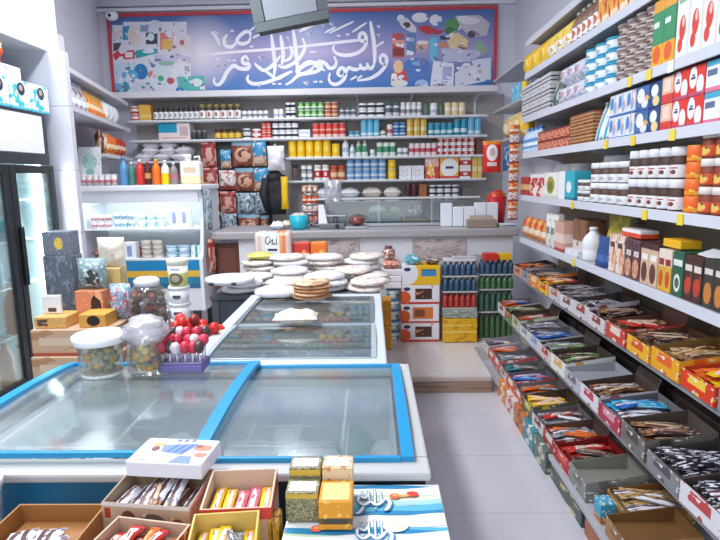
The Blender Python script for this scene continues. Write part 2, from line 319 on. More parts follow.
BAN_R = [('e','#dfe2ea',(0.352,3.259,0.043,0.038)),('p','#d9d7e0',[(0.36,3.173),(0.451,3.119),(0.524,3.109),(0.514,3.17),(0.415,3.266),(0.324,3.242)]),('e','#5a4a44',(0.415,3.189,0.043,0.031)),('e','#e9e6ee',(0.56,3.263,0.09,0.051)),('p','#c23a44',[(0.614,3.09),(0.778,3.087),(0.841,3.137),(0.777,3.122),(0.632,3.185),(0.533,3.161)]),('p','#c0524c',[(0.259,2.854),(0.387,2.852),(0.387,3.104),(0.26,3.106)]),('p','#e39a84',[(0.26,2.999),(0.387,2.996),(0.387,3.034),(0.26,3.037)]),('p','#8a302e',[(0.259,2.872),(0.387,2.869),(0.387,2.948),(0.259,2.95)]),('p','#5f7fb0',[(0.414,2.878),(0.515,2.876),(0.514,3.101),(0.415,3.103)]),('p','#9fb6d6',[(0.429,3.016),(0.496,3.015),(0.496,3.058),(0.429,3.06)]),('e','#d8a48c',(0.578,2.97,0.062,0.059)),('p','#e8ddd8',[(0.533,2.988),(0.651,2.986),(0.651,3.021),(0.533,3.023)]),('e','#4a94c4',(0.731,3.234,0.069,0.058)),('e','#5c9a5a',(0.921,3.179,0.094,0.069)),('e','#3f7f4a',(0.886,3.119,0.054,0.038)),('p','#c8c2ca',[(1.012,3.143),(1.104,3.046),(1.285,3.068),(1.318,3.188),(1.208,3.275),(0.938,3.272)]),('e','#5c5058',(1.122,3.08,0.047,0.038)),('e','#e6e2ea',(1.101,3.218,0.108,0.038)),('p','#e8cf9c',[(0.888,2.938),(1.07,2.917),(1.086,3.021),(0.977,3.1),(0.832,3.069)]),('e','#b8564a',(1.015,2.918,0.055,0.035)),('e','#d88a60',(0.815,2.974,0.043,0.031)),('p','#6cc2de',[(0.67,2.811),(0.752,2.81),(0.751,3.053),(0.669,3.055)]),('p','#c3c4dc',[(0.816,2.8),(1.108,2.794),(1.288,2.895),(1.25,2.966),(1.143,2.916),(0.797,2.94)]),('e','#4f78c0',(0.524,2.762,0.146,0.085)),('e','#89a8dc',(0.542,2.788,0.073,0.025)),('p','#e3e6f4',[(0.671,2.547),(0.929,2.534),(0.935,2.78),(0.707,2.811)]),('p','#b0b6dc',[(0.809,2.607),(0.91,2.605),(0.908,2.746),(0.808,2.748)]),('p','#dfe0ee',[(0.947,2.524),(1.34,2.597),(1.335,2.834),(1.144,2.811),(0.945,2.675)]),('p','#8088b8',[(0.945,2.692),(1.145,2.759),(1.126,2.794),(0.926,2.772)]),('p','#d8443e',[(0.248,2.582),(0.423,2.614),(0.396,2.72),(0.23,2.688)]),('e','#f0c7a0',(0.322,2.757,0.055,0.071)),('e','#e8e2da',(0.331,2.58,0.095,0.039)),('e','#c8a8c8',(0.782,2.545,0.081,0.025)),('e','#f2ece8',(0.276,2.661,0.033,0.028)),('p','#384660',[(0.778,3.03),(0.883,3.028),(0.883,3.068),(0.778,3.07)]),('e','#a9c4e6',(0.579,2.567,0.074,0.05)),('e','#e6b0a8',(1.22,2.687,0.025,0.021)),('p','#97b49c',[(1.216,2.862),(1.315,2.912),(1.213,3.018),(1.142,2.968)])]
# ---------------------------------------------------------------- prints on packaging
PK = {
 # jars and tins of the back wall
 'darkjar': ('#3a3034', [('b', .12, .62, '#eef0f0'), ('r', .3, .25, .7, .5, '#9aa0a6')]),
 'bigjar': ('#4a3a36', [('b', .1, .6, '#f0efec'), ('e', .5, .36, .2, .16, '#b06a5a')]),
 'whitejar': ('#e9ebec', [('b', .25, .5, '#8d949c')]),
 'blackwhite': ('#f0f0f2', [('b', .35, .7, '#2d2f38')]),
 'greentin': ('#3f9e58', [('b', .3, .55, '#e4efdc'), ('b', .0, .12, '#dfe6df'), ('e', .5, .7, .2, .12, '#c7d860')]),
 'orangetin': ('#b7603f', [('b', .25, .55, '#e8c7a0'), ('b', .9, 1, '#d6d2cd')]),
 'greywhite': ('#d4d7da', [('b', .3, .62, '#5f6670')]),
 'creamtin': ('#ead9a2', [('b', .35, .65, '#f6efdc')]),
 'redtin': ('#dc4a44', [('b', .05, .25, '#f3d3c6'), ('b', .5, .62, '#f2b9a4')]),
 'yeltin': ('#f7c81e', [('b', .0, .1, '#f2e7b0'), ('e', .5, .5, .25, .2, '#f9dc60')]),
 'tealtin': ('#2f97b6', [('b', .2, .45, '#d6eef2')]),
 'skytin': ('#55b2d8', [('s', 3, .25, '#a9dcee'), ('b', .1, .25, '#dff1f5')]),
 'bluetin': ('#2f6fae', [('b', .3, .55, '#c9dcee'), ('b', .9, 1, '#d5dbe2')]),
 'tanyel': ('#e6c46a', [('b', .3, .5, '#f5e7b4'), ('s', 2, .18, '#c99a3d')]),
 'whitebottle': ('#eceff3', [('b', .25, .5, '#b9c6d8')]),
 'greenwhite': ('#dfe9e0', [('b', .3, .7, '#4f9a72')]),
 'pinkwhite': ('#f0dcdc', [('b', .3, .6, '#c9566a')]),
 'redwhite': ('#f1f0f0', [('b', .2, .65, '#c23a40'), ('e', .5, .42, .2, .12, '#f0e0d8')]),
 'bluecan': ('#6f9fce', [('b', .35, .6, '#cfe0f0'), ('b', .0, .12, '#d8dce2')]),
 'boxteal': ('#f0e2df', [('r', .0, .45, .6, 1, '#1f9bc0'), ('r', .68, .25, .95, .8, '#c8b4b6'), ('r', .1, .1, .9, .18, '#d9a7a4')]),
 'redstripe': ('#efe9e6', [('b', .0, .3, '#cf4a45'), ('b', .62, .85, '#cf4a45')]),
 'orangebox': ('#eab348', [('b', .2, .4, '#f2cf84')]),
 'jarbrown': ('#6b4a26', [('b', .15, .6, '#e5c24a')]),
 'nappyred': ('#d8363c', [('r', 0, .55, 1, 1, '#e6b1a0'), ('e', .4, .4, .25, .3, '#f2c447'), ('n', 4, .58, '#f5e9e0')]),
 'ovalwhite': ('#f4b23a', [('e', .5, .5, .46, .42, '#f6f6f8'), ('r', .3, .45, .72, .56, '#2c3f6a'), ('b', .0, .12, '#d63c38')]),
 # right wall
 'yelpack': ('#f6c416', [('n', 3, .6, '#fbe487'), ('b', .0, .2, '#f8e6b0')]),
 'yelwhite': ('#f3d25a', [('b', .1, .5, '#f6f2e4'), ('n', 4, .6, '#e3a21c')]),
 'brownbottle': ('#8a6a58', [('b', .15, .55, '#efece8'), ('e', .5, .35, .3, .14, '#c06a4c')]),
 'amberbox': ('#f0a93e', [('b', .0, .25, '#f6e3be'), ('n', 3.5, .58, '#c8543a'), ('r', .1, .7, .9, .88, '#f7e8c6')]),
 'greypack': ('#d7d6d8', [('b', .6, .72, '#2f2c34'), ('b', .28, .4, '#4a4048'), ('n', 6, .6, '#a19ca4')]),
 'darkgreenbag': ('#4c5a52', [('n', 4, .55, '#aeb8ae')]),
 'lilacpack': ('#dadbe6', [('n', 4, .55, '#aeb0c8'), ('e', .5, .5, .25, .18, '#c29aa8')]),
 'turqtub': ('#e8eef2', [('b', .0, .18, '#1aa3c6'), ('e', .5, .45, .16, .2, '#9fb8c8')]),
 'turqlid': ('#1a9fc4', []),
 'browncup': ('#85706a', [('b', .25, .62, '#c9bab2'), ('e', .5, .44, .2, .14, '#6a4a44')]),
 'cuplid': ('#c9c2be', []),
 'greencereal': ('#3f9464', [('b', .0, .34, '#f2b02c'), ('b', .82, 1, '#e8a53e'), ('e', .5, .2, .36, .13, '#e5662a'), ('r', .1, .6, .6, .68, '#dfeee2')]),
 'strawbox': ('#eeece8', [('e', .55, .42, .26, .17, '#dd4636'), ('e', .42, .2, .2, .1, '#dd4636'), ('e', .6, .5, .1, .07, '#f6c3b4'), ('r', .15, .76, .8, .9, '#9cbf9a'), ('r', .0, .0, .12, 1, '#e6e2dc')]),
 'bluewhitebottle': ('#c8dcf0', [('b', .2, .6, '#5f93cf'), ('b', .3, .45, '#eef4fa')]),
 'redbars': ('#b8483c', [('n', 4, .55, '#e0a07a'), ('b', .85, 1, '#6a2a26')]),
 'goldbars': ('#7a4a34', [('h', 3, .45, '#c79a5c'), ('n', 5, .6, '#a5342e')]),
 'tealwhite': ('#e9f0f2', [('r', .45, .0, .75, 1, '#28a7bb'), ('n', 5, .62, '#c29cc0')]),
 'washpack': ('#dfe9f4', [('e', .3, .62, .2, .28, '#4c86c8'), ('e', .7, .4, .22, .26, '#8fb6e0'), ('n', 3, .6, '#e29a78'), ('b', .0, .1, '#3f78b8')]),
 'washpack2': ('#3f6aa8', [('e', .4, .6, .28, .3, '#eef2f8'), ('e', .7, .3, .25, .22, '#e8eaf2'), ('n', 4, .64, '#f0b64c')]),
 'navypack': ('#2b4a80', [('e', .45, .65, .32, .24, '#f0f2f6'), ('e', .6, .25, .3, .2, '#f0d890')]),
 'peachpack': ('#eab898', [('b', .0, .35, '#d8443c'), ('r', .2, .45, .8, .9, '#f3d9c6')]),
 'tissuered': ('#e23a30', [('e', .28, .62, .24, .36, '#f4f4f8'), ('r', .14, .56, .42, .64, '#3a4668'), ('r', .2, .66, .38, .72, '#3a4668'), ('e', .74, .34, .22, .32, '#eef0f6'), ('b', .0, .12, '#c05a78')]),
 'tissueteal': ('#f0f2f6', [('b', .8, 1, '#4aa9c4'), ('r', .1, .5, .7, .7, '#60708c'), ('b', .0, .15, '#e87a98')]),
 'redgold': ('#b8352e', [('b', .3, .6, '#e6b870')]),
 'redwhitebox': ('#f0e6e0', [('n', 3, .5, '#cf3a36'), ('b', .84, 1, '#efece8'), ('r', .1, .5, .6, .62, '#b02c2c')]),
 'greenwhitebox': ('#f0eee8', [('e', .5, .5, .3, .34, '#a9a53c'), ('e', .5, .44, .18, .2, '#6f7a2c'), ('b', .0, .12, '#dcd8c8')]),
 'tealbox': ('#f2f3f4', [('r', .45, .0, 1, 1, '#2fb0c4'), ('e', .7, .45, .16, .2, '#e6f2f2'), ('r', .45, .0, 1, .1, '#1f7f92')]),
 'spread': ('#ecebea', [('b', .6, 1, '#4a3026'), ('b', .0, .07, '#4a3026'), ('e', .38, .3, .13, .1, '#c8433f'), ('e', .62, .3, .13, .1, '#6a4436'), ('r', .2, .44, .8, .5, '#b83a38')]),
 'spreadsmall': ('#efefee', [('b', .58, 1, '#54382c'), ('e', .5, .3, .28, .12, '#b9bcc2'), ('b', .0, .06, '#4a3026')]),
 'orangetube': ('#ef6a1c', [('b', .1, .3, '#f7a02c'), ('n', 4, .6, '#f9c45a')]),
 'jarorange': ('#8a3a22', [('b', .12, .62, '#d9572a'), ('e', .5, .36, .3, .2, '#f0c060'), ('n', 5, .62, '#3f5a34')]),
 'sachet': ('#e9a55a', [('n', 3, .5, '#d4542c'), ('b', .3, .55, '#f1dcc0')]),
 'whitecan': ('#e6e4e0', [('n', 4, .56, '#b9b2a4'), ('r', .2, .4, .8, .6, '#8f8a80')]),
 'beigebox': ('#d8a894', [('b', .3, .6, '#ecd6ca'), ('b', .0, .1, '#b5443c')]),
 'kraftbox': ('#8a5f44', [('b', .1, .4, '#d8cfc8'), ('n', 4, .6, '#6a4632')]),
 'greenpouch': ('#a39a26', [('b', .0, .4, '#e0882a'), ('n', 3.5, .54, '#cdb53c'), ('e', .5, .2, .3, .12, '#c8402a')]),
 'bluepouch': ('#2f4f8e', [('b', .2, .4, '#4a6fae'), ('n', 4, .62, '#20345e')]),
 'whitepouch': ('#e9ddd0', [('n', 3.5, .54, '#d98a62'), ('r', .2, .66, .8, .8, '#5b3a34')]),
 'brownpouch': ('#5a3c42', [('e', .5, .28, .42, .24, '#dda07a'), ('r', .15, .58, .85, .72, '#e3ddd8'), ('n', 5, .6, '#8a5a5c')]),
 'palepouch': ('#d8b79c', [('e', .5, .3, .36, .24, '#6a3c36'), ('r', .15, .6, .85, .74, '#f1ece6'), ('b', .86, 1, '#4a2e30')]),
 'yelgreenbox': ('#dcae3a', [('b', .6, 1, '#e9dcc8'), ('e', .5, .3, .34, .2, '#c8542e'), ('r', .1, .62, .9, .78, '#9a3030')]),
 'greenbox': ('#2f5f48', [('r', .1, .68, .9, .82, '#e6ece6'), ('e', .5, .3, .3, .2, '#e8e4da'), ('e', .5, .3, .2, .12, '#3f6a50')]),
 'choco': ('#4a2c26', [('e', .5, .34, .38, .2, '#c8402e'), ('r', .1, .66, .9, .8, '#e4dccf'), ('n', 4, .62, '#7f5a3c')]),
 'darkbox': ('#3c3a34', [('e', .5, .3, .36, .22, '#c8803a'), ('r', .12, .68, .88, .8, '#dad6cc')]),
 'skybox': ('#58b8dc', [('n', 4, .58, '#d6eef4')]),
 'beigebag': ('#d7b878', [('n', 3, .54, '#efe0b8'), ('b', .0, .2, '#b9863c')]),
 # left wall
 'turqpack': ('#dff0f4', [('n', 3.2, .55, '#3fb9c8'), ('e', .55, .7, .2, .22, '#2c3440'), ('e', .55, .74, .1, .1, '#b9a098'), ('b', .0, .1, '#58bcd0')]),
 'whitepack': ('#eef0f4', [('n', 4, .58, '#b8bdc9')]),
 'orangepack': ('#e8642a', [('n', 3.5, .55, '#f3a24a'), ('b', .4, .6, '#f6d6b0')]),
 'silverpack': ('#c9cbd4', [('n', 4, .54, '#8d6a6a'), ('b', .2, .4, '#eceef2')]),
 'chipsorange': ('#e7762c', [('n', 3, .54, '#f2b84a'), ('b', .3, .5, '#f6dcb4')]),
 'chipsred': ('#c8382f', [('n', 3, .54, '#e69a4a'), ('b', .35, .55, '#efdcc8')]),
 'brownsack': ('#6a3d30', [('n', 3, .52, '#c9a68c'), ('e', .5, .5, .35, .2, '#e9d8c8')]),
 # hanging snacks
 'snackred': ('#a84a44', [('n', 3, .5, '#d9a79a'), ('b', .75, .9, '#8f302e')]),
 'snackblue': ('#3b97c4', [('b', .0, .4, '#b98a72'), ('n', 4, .6, '#e6d9cf'), ('e', .5, .22, .38, .14, '#e2c7ae')]),
 'snackbrown': ('#96584a', [('e', .5, .45, .36, .28, '#dcab8e'), ('n', 5, .55, '#6a362e'), ('b', .82, 1, '#7fa3b8')]),
 'snacksilver': ('#9db0bd', [('n', 4, .5, '#5f7380'), ('n', 6, .6, '#d5dde2')]),
 'snackwhite': ('#e3dad6', [('n', 4, .56, '#b06a60'), ('b', .0, .2, '#a8524a')]),
 # candy wraps, printed lengthwise
 'w_white': ('#eceaf0', [('n', 5, .58, '#8d7a86'), ('r', .3, .0, .6, 1, '#5a3c3c')]),
 'w_red': ('#c9322c', [('r', .25, .2, .75, .8, '#ecd9c8'), ('n', 5, .62, '#7c1d1d')]),
 'w_yellow': ('#f3c71f', [('r', .45, .1, .8, .9, '#f2d7da'), ('n', 5, .64, '#d8443a')]),
 'w_pink': ('#e2808e', [('r', .3, .1, .7, .9, '#ecd9e4'), ('n', 5, .6, '#c8403c')]),
 'w_orange': ('#ea6a20', [('r', .2, .2, .5, .8, '#f5c070'), ('n', 5, .62, '#8a3a18')]),
 'w_blue': ('#3c6fc0', [('r', .3, .2, .7, .8, '#c6d6f0'), ('n', 5, .6, '#28406f')]),
 'w_sky': ('#2c9fd2', [('n', 4, .6, '#b6e2f2')]),
 'w_teal': ('#2f8795', [('r', .3, .2, .7, .8, '#cfe4e4')]),
 'w_grey': ('#8f9096', [('r', .2, .15, .7, .85, '#55565e'), ('n', 5, .6, '#d2d2d6')]),
 'w_dark': ('#3b2a2a', [('r', .3, .2, .75, .8, '#8d6a58'), ('n', 5, .62, '#c6b5a6')]),
 'w_brown': ('#6a4230', [('n', 5, .58, '#b98d60'), ('r', .4, .2, .7, .8, '#d9c2a4')]),
 'w_black': ('#26262c', [('n', 5, .56, '#dcdce4')]),
 'w_gold': ('#c9a468', [('n', 5, .56, '#7a5230'), ('n', 7, .62, '#efe0c4')]),
 'w_purple': ('#6b5074', [('r', .3, .2, .7, .8, '#cbb8d2')]),
 'w_green': ('#6f8f4e', [('r', .3, .2, .7, .8, '#e0e6c8'), ('n', 5, .6, '#3f5a34')]),
}
_pm = {}
def M(k):
    if not isinstance(k, str): return k
    if k not in _pm:
        if k.startswith('#'): _pm[k] = C(k)
        else:
            b, ls = PK[k]; _pm[k] = PR('print_'+k, b, ls, 'xy' if k.startswith('w_') else 'xz')
    return _pm[k]
GLASS = CLEAR('cabinet_glass', '#ecf6f6', .03, .03)
FROST = CLEAR('freezer_lid_glass', '#f3f8f8', .05, .045, .10, '#eaf0f4')
FROST2 = CLEAR('far_freezer_lid_glass', '#c6d4d4', .12, .12, .06, '#c6d2d4')
JARGL = CLEAR('clear_plastic', '#f2f2ee', .05, .05, .1)
BAGGL = CLEAR('clear_bag_film', '#f2f2f6', .38, .10, .2, '#f0f0f6')
WHITE = C('#eef0f4', .4); METAL = C('#c9ccd2', .35, .2); STEEL = C('#b3b7bd', .3, .7)

# ---------------------------------------------------------------- the room
def tiles(name, base, joint, sx, sy, axis='xy', w=.006, rough=.25, off=(0, 0)):
    N = NT(name, rough); tc = N.n('TexCoord'); sp = N.n('SeparateXYZ'); N.l(tc.outputs['Object'], sp.inputs[0])
    U = sp.outputs['XYZ'.index(axis[0].upper())]; V = sp.outputs['XYZ'.index(axis[1].upper())]
    a = N.math('LESS_THAN', N.math('FRACT', N.math('DIVIDE', N.math('ADD', U, off[0]+20*sx), sx)), w/sx)
    b = N.math('LESS_THAN', N.math('FRACT', N.math('DIVIDE', N.math('ADD', V, off[1]+20*sy), sy)), w/sy)
    z = N.n('TexNoise'); z.inputs['Scale'].default_value = 2.2; N.l(tc.outputs['Object'], z.inputs['Vector'])
    c = N.mix(z.outputs[0], lin(base), lin(joint)); c = N.mix(.82, c, lin(base))
    c = N.mix(N.math('MAXIMUM', a, b), c, lin(joint)); N.l(c, N.b.inputs['Base Color']); return N.m
FLOOR = tiles('floor_tile', '#cfccd4', '#b3aeb6', .60*2, .55, w=.005, off=(.25, .35))
PLAT = tiles('platform_tile', '#dcd6d4', '#c4bab8', .5, .5, w=.004)
WALLT = tiles('wall_tile', '#c9cad6', '#a9a9b6', .6, .42, 'xz', .008, .3, (.05, .05))
PLASTER = C('#dfe0ea', .7); PLAST2 = C('#d9dbe6', .7)
struct('floor', MB().box(-3.6, -2.2, -.05, 1.75, 6.7, 0), FLOOR)
plat = MB().box(-3.3, 3.92, 0, .86, 6.5, .118).box(.861, 4.62, 0, 1.59, 6.5, .118)
struct('floor_platform', plat, PLAT)
trim = MB().box(-3.3, 3.885, 0, .86, 3.918, .085, 0, .004).box(-3.3, 3.88, .086, .86, 3.918, .122, 1, .006)
struct('trim_1', trim, [PR('step_riser', '#a58b78', [('n', 9, .56, '#8d7462')], rough=.5), C('#c8bab2', .4)])
struct('ceiling', MB().box(-3.6, -2.2, 3.6, 1.75, 6.7, 3.65), C('#e6e8f0', .8))
struct('wall_back', MB().box(-3.6, 6.5, 0, 1.75, 6.6, 3.6), PLAST2)
struct('wall_right', MB().box(1.6, -2.2, 0, 1.7, 6.6, 3.6), PLASTER)
struct('wall_left', MB().box(-3.0, -2.2, 0, -2.9, 3.85, 3.6), PLASTER)
A0 = Vector((-2.45, 3.855)); A1 = Vector((-3.0, 6.6))
struct('wall_left_rear', MB().prism([(A0.x, A0.y), (A1.x, A1.y), (A1.x-.1, A1.y), (A0.x-.1, A0.y)], 0, 3.6), PLASTER)
struct('wall_pillar', MB().box(-2.9, 3.80, 0, -1.99, 3.85, 2.40).box(-2.9, 3.80, 2.401, -2.05, 3.85, 3.6, 1), [WALLT, PLASTER])
struct('trim_2', MB().box(-3.05, 6.42, 3.44, 1.6, 6.5, 3.6, 0, .01).box(-3.05, 6.45, 3.39, 1.6, 6.5, 3.43, 1, .008), [C('#d3d5e0', .6), C('#ecebf2', .6)])
struct('trim_3', MB().box(1.588, 1.4, 0, 1.6, 4.75, 2.62), C('#a89b86', .6))
struct('shade_backing', MB().box(-2.65, 6.49, 1.05, 1.5, 6.5, 2.45), C('#b3adaa', .6))  # grey sheet behind the back shelves; its colour partly stands in for shade

# ---------------------------------------------------------------- banner on the back wall
BY = 6.46
bn = thing('wall_banner', 'wide blue printed banner with white calligraphy and grocery pictures in a red frame', 'banner', (0, 0, 0))
bx0, bx1, bz0, bz1 = -2.84, 1.365, 2.515, 3.335
N = NT('banner_print', .35); tc = N.n('TexCoord'); sp = N.n('SeparateXYZ'); N.l(tc.outputs['Generated'], sp.inputs[0])
def ramp(N, sock, stops):
    r = N.n('ValToRGB'); e = r.color_ramp.elements
    while len(e) < len(stops): e.new(.5)
    for k, (p, c) in enumerate(stops): e[k].position = p; e[k].color = lin(c)
    N.l(sock, r.inputs[0]); return r.outputs[0]
vg = ramp(N, sp.outputs[2], [(0, '#2f74b8'), (.22, '#5b7dbb'), (.5, '#a99cc6'), (.75, '#7f88bc'), (1, '#4a70ac')])
u_ = N.math('DIVIDE', N.math('SUBTRACT', sp.outputs[0], .235), .11); v_ = N.math('DIVIDE', N.math('SUBTRACT', sp.outputs[2], .52), .55)
gl_ = N.math('SUBTRACT', 1.0, N.math('SQRT', N.math('ADD', N.math('MULTIPLY', u_, u_), N.math('MULTIPLY', v_, v_))))
gl_ = N.math('MAXIMUM', gl_, 0.0)
N.l(N.mix(gl_, vg, lin('#f4eef6')), N.b.inputs['Base Color'])
part('banner_sheet', MB().box(bx0, BY, bz0, bx1, BY+.03, bz1), N.m, bn)
fr = MB().box(bx0-.035, BY-.012, bz0, bx0, BY+.03, bz1+.035).box(bx1, BY-.012, bz0, bx1+.035, BY+.03, bz1+.035).box(bx0, BY-.012, bz1, bx1, BY+.03, bz1+.035)
part('frame', fr, C('#c8434e', .5), bn)
pl = lambda u, v, off: (u, BY-off, v)
lt = MB()
for q, (w, pts) in enumerate(CALLIG): lt.ribbon(pts, w, pl, .003+.00012*q)
part('calligraphy', lt, C('#f3f2fa', .5), bn)
for nm, pats in (('grocery_picture', BAN_L), ('grocery_picture', BAN_R)):
    m = MB(); cols = []
    for q, (kind, col, dat) in enumerate(pats):
        if col not in cols: cols.append(col)
        off = .0012+.00008*q
        if kind == 'p': m.add([pl(u, v, off) for u, v in dat], [tuple(range(len(dat)))], cols.index(col))
        else:
            cx, cz, rx, rz_ = dat
            m.add([pl(cx+rx*math.cos(2*PI*a/18), cz+rz_*math.sin(2*PI*a/18), off) for a in range(18)], [tuple(range(18))], cols.index(col))
    part(nm, m, [PR('banner_ink_'+c[1:], c, [('n', 9, .6, '#e9e9f2'), ('n', 14, .66, '#6d7a9c')]) for c in cols], bn)
# ---------------------------------------------------------------- shelves of the back wall
def board(name, x0, y0, x1, y1, z, label, lip=None, mat=None, th=.022):
    o = thing(name, label, 'shelf', ((x0+x1)/2, (y0+y1)/2, z-th))
    hx, hy = (x1-x0)/2, (y1-y0)/2
    part('board', MB().box(-hx, -hy, 0, hx, hy, th, 0, .003), mat or WHITE, o)
    return o
def lipped(o, hx, y, h, mat=None):
    part('front_lip', MB().box(-hx, y-.012, -h+.022, hx, y-.001, .026, 0, .002), mat or WHITE, o)
ZA, ZB, ZC, ZD, ZE = 2.20, 1.99, 1.78, 1.53, 1.34
for z, x0, lab in ((ZA, -2.62, 'long white shelf board at the top of the back wall, under the banner'), (ZB, -2.62, 'long white shelf board second from the top on the back wall'),
                   (ZC, -.92, 'white shelf board with yellow tins at its left end on the back wall'), (ZD, -.92, 'white shelf board with blue cans on it, lowest of the full back wall boards')):
    o = board('shelf_board', x0, 6.20, 1.26, 6.485, z, lab); lipped(o, (1.26-x0)/2, -(6.485-6.20)/2, .012)
board('shelf_board', -2.62, 6.20, -1.86, 6.485, 1.77, 'short shelf board carrying the heap of white bags left of the hanging snacks')
solo('ledge', MB().box(-2.9, 6.17, 2.435, 1.36, 6.488, 2.50, 0, .006), C('#dcd9de', .5), 'long white ledge directly below the blue banner', 'ledge')
for x, lab in ((-.13, 'middle white shelf bracket post on the back wall'), (.46, 'white shelf bracket post right of the middle of the back wall'), (1.17, 'white shelf bracket post at the right end of the back shelves')):
    up = thing('shelf_upright', lab, 'shelf post', (x, 6.47, ZA+.004)); part('post', MB().box(-.012, -.01, 0, .012, .015, .225, 0, .002), WHITE, up)
    part('bracket', MB().extr([(-.27, .225), (-.01, .225), (-.01, .15)], -.006, .006), WHITE, up)

# ---------------------------------------------------------------- shelves of the right wall
RZ = [(.13, .90, 1.45, 2.715), (.45, 1.05, 1.45, 4.55), (.75, 1.18, 1.45, 4.6), (1.04, 1.25, 1.45, 4.72), (1.39, 1.25, 1.45, 4.72), (1.73, 1.25, 1.45, 4.72), (2.01, 1.25, 1.45, 4.72), (2.35, 1.25, 1.45, 4.72), (2.60, 1.25, 1.45, 4.72)]
rlab = ['lowest grey metal shelf on the right with cartons just above the floor', 'second lowest grey metal shelf on the right with carton trays', 'grey metal shelf on the right with the yellow and orange carton trays',
        'grey metal shelf on the right holding pouches and tall packets', 'grey metal shelf on the right holding the white lidded spread jars', 'grey metal shelf on the right holding washing and tissue packs',
        'grey metal shelf on the right holding turquoise tubs and cereal cartons', 'grey metal shelf on the right holding yellow packs, high up', 'topmost bare grey metal shelf on the right wall']
SHELF = C('#b9bcc2', .4, .1); RAIL = C('#d6d9e2', .35)
for (z, xf, y0, y1), lab in zip(RZ, rlab):
    o = thing('metal_shelf', lab, 'shelf', (xf, (y0+y1)/2, z-.03)); hy = (y1-y0)/2
    part('board', MB().box(.012, -hy, .012, 1.586-xf, hy, .03), SHELF, o)
    part('price_rail', MB().box(0, -hy, -.012 if z > 1 else .008, .011, hy, .034, 0, .002), RAIL if z > .8 else (C('#8f9298', .4) if z > .2 else SHELF), o)
    for k in range(4 if z > .2 else 0):
        y = -hy+.02+k*(2*hy-.05)/3; part('bracket', MB().extr([(.05, .011), (1.58-xf, .011), (1.58-xf, -.05), (.2, -.02)], y, y+.008, 'y'), SHELF, o)
for y, lab in ((2.35, 'slotted grey shelf post behind the wide spread jars'), (3.3, 'slotted grey shelf post behind the small spread jars')):
    for kk, z0 in enumerate((1.045, 1.395)):
        solo('shelf_upright', MB().box(1.545, y-.02, z0, 1.587, y+.02, z0+.29, 0, .003), PR('slotted_post%d' % kk, '#a59a8c', [('h', 12, .3, '#6a6258')], 'yz'), lab+(', lower length' if kk == 0 else ', upper length'), 'shelf post')
# far unit beyond the end of the right shelves
for z, lab in ((2.19, 'small grey shelf with a blue box in the far right corner'), (1.89, 'small grey shelf with beige bags in the far right corner'), (2.50, 'bare small shelf high in the far right corner')):
    board('corner_shelf', 1.25, 4.86, 1.585, 5.9, z, lab, mat=SHELF)

# ---------------------------------------------------------------- counter
cn = thing('shop_counter', 'white tiled shop counter with marble panels and grey top across the back', 'counter', (-.05, 5.0, .119))
MARB = PR('marble_panel', '#b9aca8', [('n', 4, .52, '#c9bfbd'), ('n', 9, .6, '#a39490')], rough=.25)
cb = MB().box(-1.15, .02, 0, 1.32, .62, .90)
part('body', cb, C('#dfe0e6', .3), cn)
for a, b, z0, z1 in ((-.52, -.06, .62, .885), (.42, .90, .70, .885), (.96, 1.22, .60, .74)): part('marble_panel', MB().box(a, .008, z0, b, .019, z1, 0, .002), MARB, cn)
part('countertop', MB().box(-1.39, -.035, .905, 1.36, .66, .975, 0, .012), C('#a9a5a8', .3), cn)
solo('wooden_panel', MB().box(-1.44, 5.06, .12, -1.215, 5.10, .98, 0, .004).box(-1.42, 5.05, .16, -1.235, 5.059, .94, 0, .003), C('#6d4238', .5), 'dark brown wooden panel left of the white counter', 'panel')
# glass stand on the counter
gs = thing('display_case', 'low glass display case on the right of the counter top', 'display case', (.32, 5.45, 1.097))
part('glass_top', MB().box(-.75, -.12, .232, .75, .2, .24), CLEAR('case_glass', '#dce6e6', .1, .1), gs)
part('glass_front', MB().box(-.75, -.12, .05, .75, -.114, .23), CLEAR('case_glass_front', '#e8f0f0', .03, .05), gs)
part('base', MB().box(-.75, -.12, 0, .75, .2, .03, 0, .004), STEEL, gs)
for x in (-.745, -.25, .25, .735): part('post', MB().box(x, -.131, .031, x+.01, -.121, .231), STEEL, gs)
board('shelf_board', -.7, 6.2, 1.2, 6.485, ZE, 'low shelf board behind the counter carrying pale bags')

# ---------------------------------------------------------------- near freezer with the blue lids
BLUE = C('#1a93c8', .35); BLUED = C('#0f7fb8', .35)
FX0, FX1, FY0, FY1, FT = -1.13, .122, 1.235, 1.985, .858
fz = thing('chest_freezer', 'large white chest freezer with two blue framed curved glass lids in front', 'freezer', ((FX0+FX1)/2, (FY0+FY1)/2, 0))
hx, hy = (FX1-FX0)/2, (FY1-FY0)/2
sh = MB(); t = .06
sh.box(-hx, -hy, .06, hx, -hy+t, FT-.015).box(-hx, hy-t, .06, hx, hy, FT-.015).box(-hx, -hy+t, .06, -hx+t, hy-t, FT-.015).box(hx-t, -hy+t, .06, hx, hy-t, FT-.015).box(-hx+t, -hy+t, .06, hx-t, hy-t, .60)
part('cabinet', sh, PR('freezer_paint', '#1f6f9a', [('r', .70, 0, 1, 1, '#2b3a4c'), ('e', .3, .5, .12, .3, '#2a84b4')], rough=.35), fz)
li = MB(); q = t+.001; zz = FT-.02
li.box(-hx+t, -hy+t, .601, hx-t, hy-t, .61)
for a in ((-hx+t+.001, -hy+t+.001, .611, hx-t-.001, -hy+t+.006, zz), (-hx+t+.001, hy-t-.006, .611, hx-t-.001, hy-t-.001, zz), (-hx+t+.001, -hy+t+.007, .611, -hx+t+.006, hy-t-.007, zz), (hx-t-.006, -hy+t+.007, .611, hx-t-.001, hy-t-.007, zz)): li.box(*a)
part('liner', li, C('#e4eaee', .4), fz)
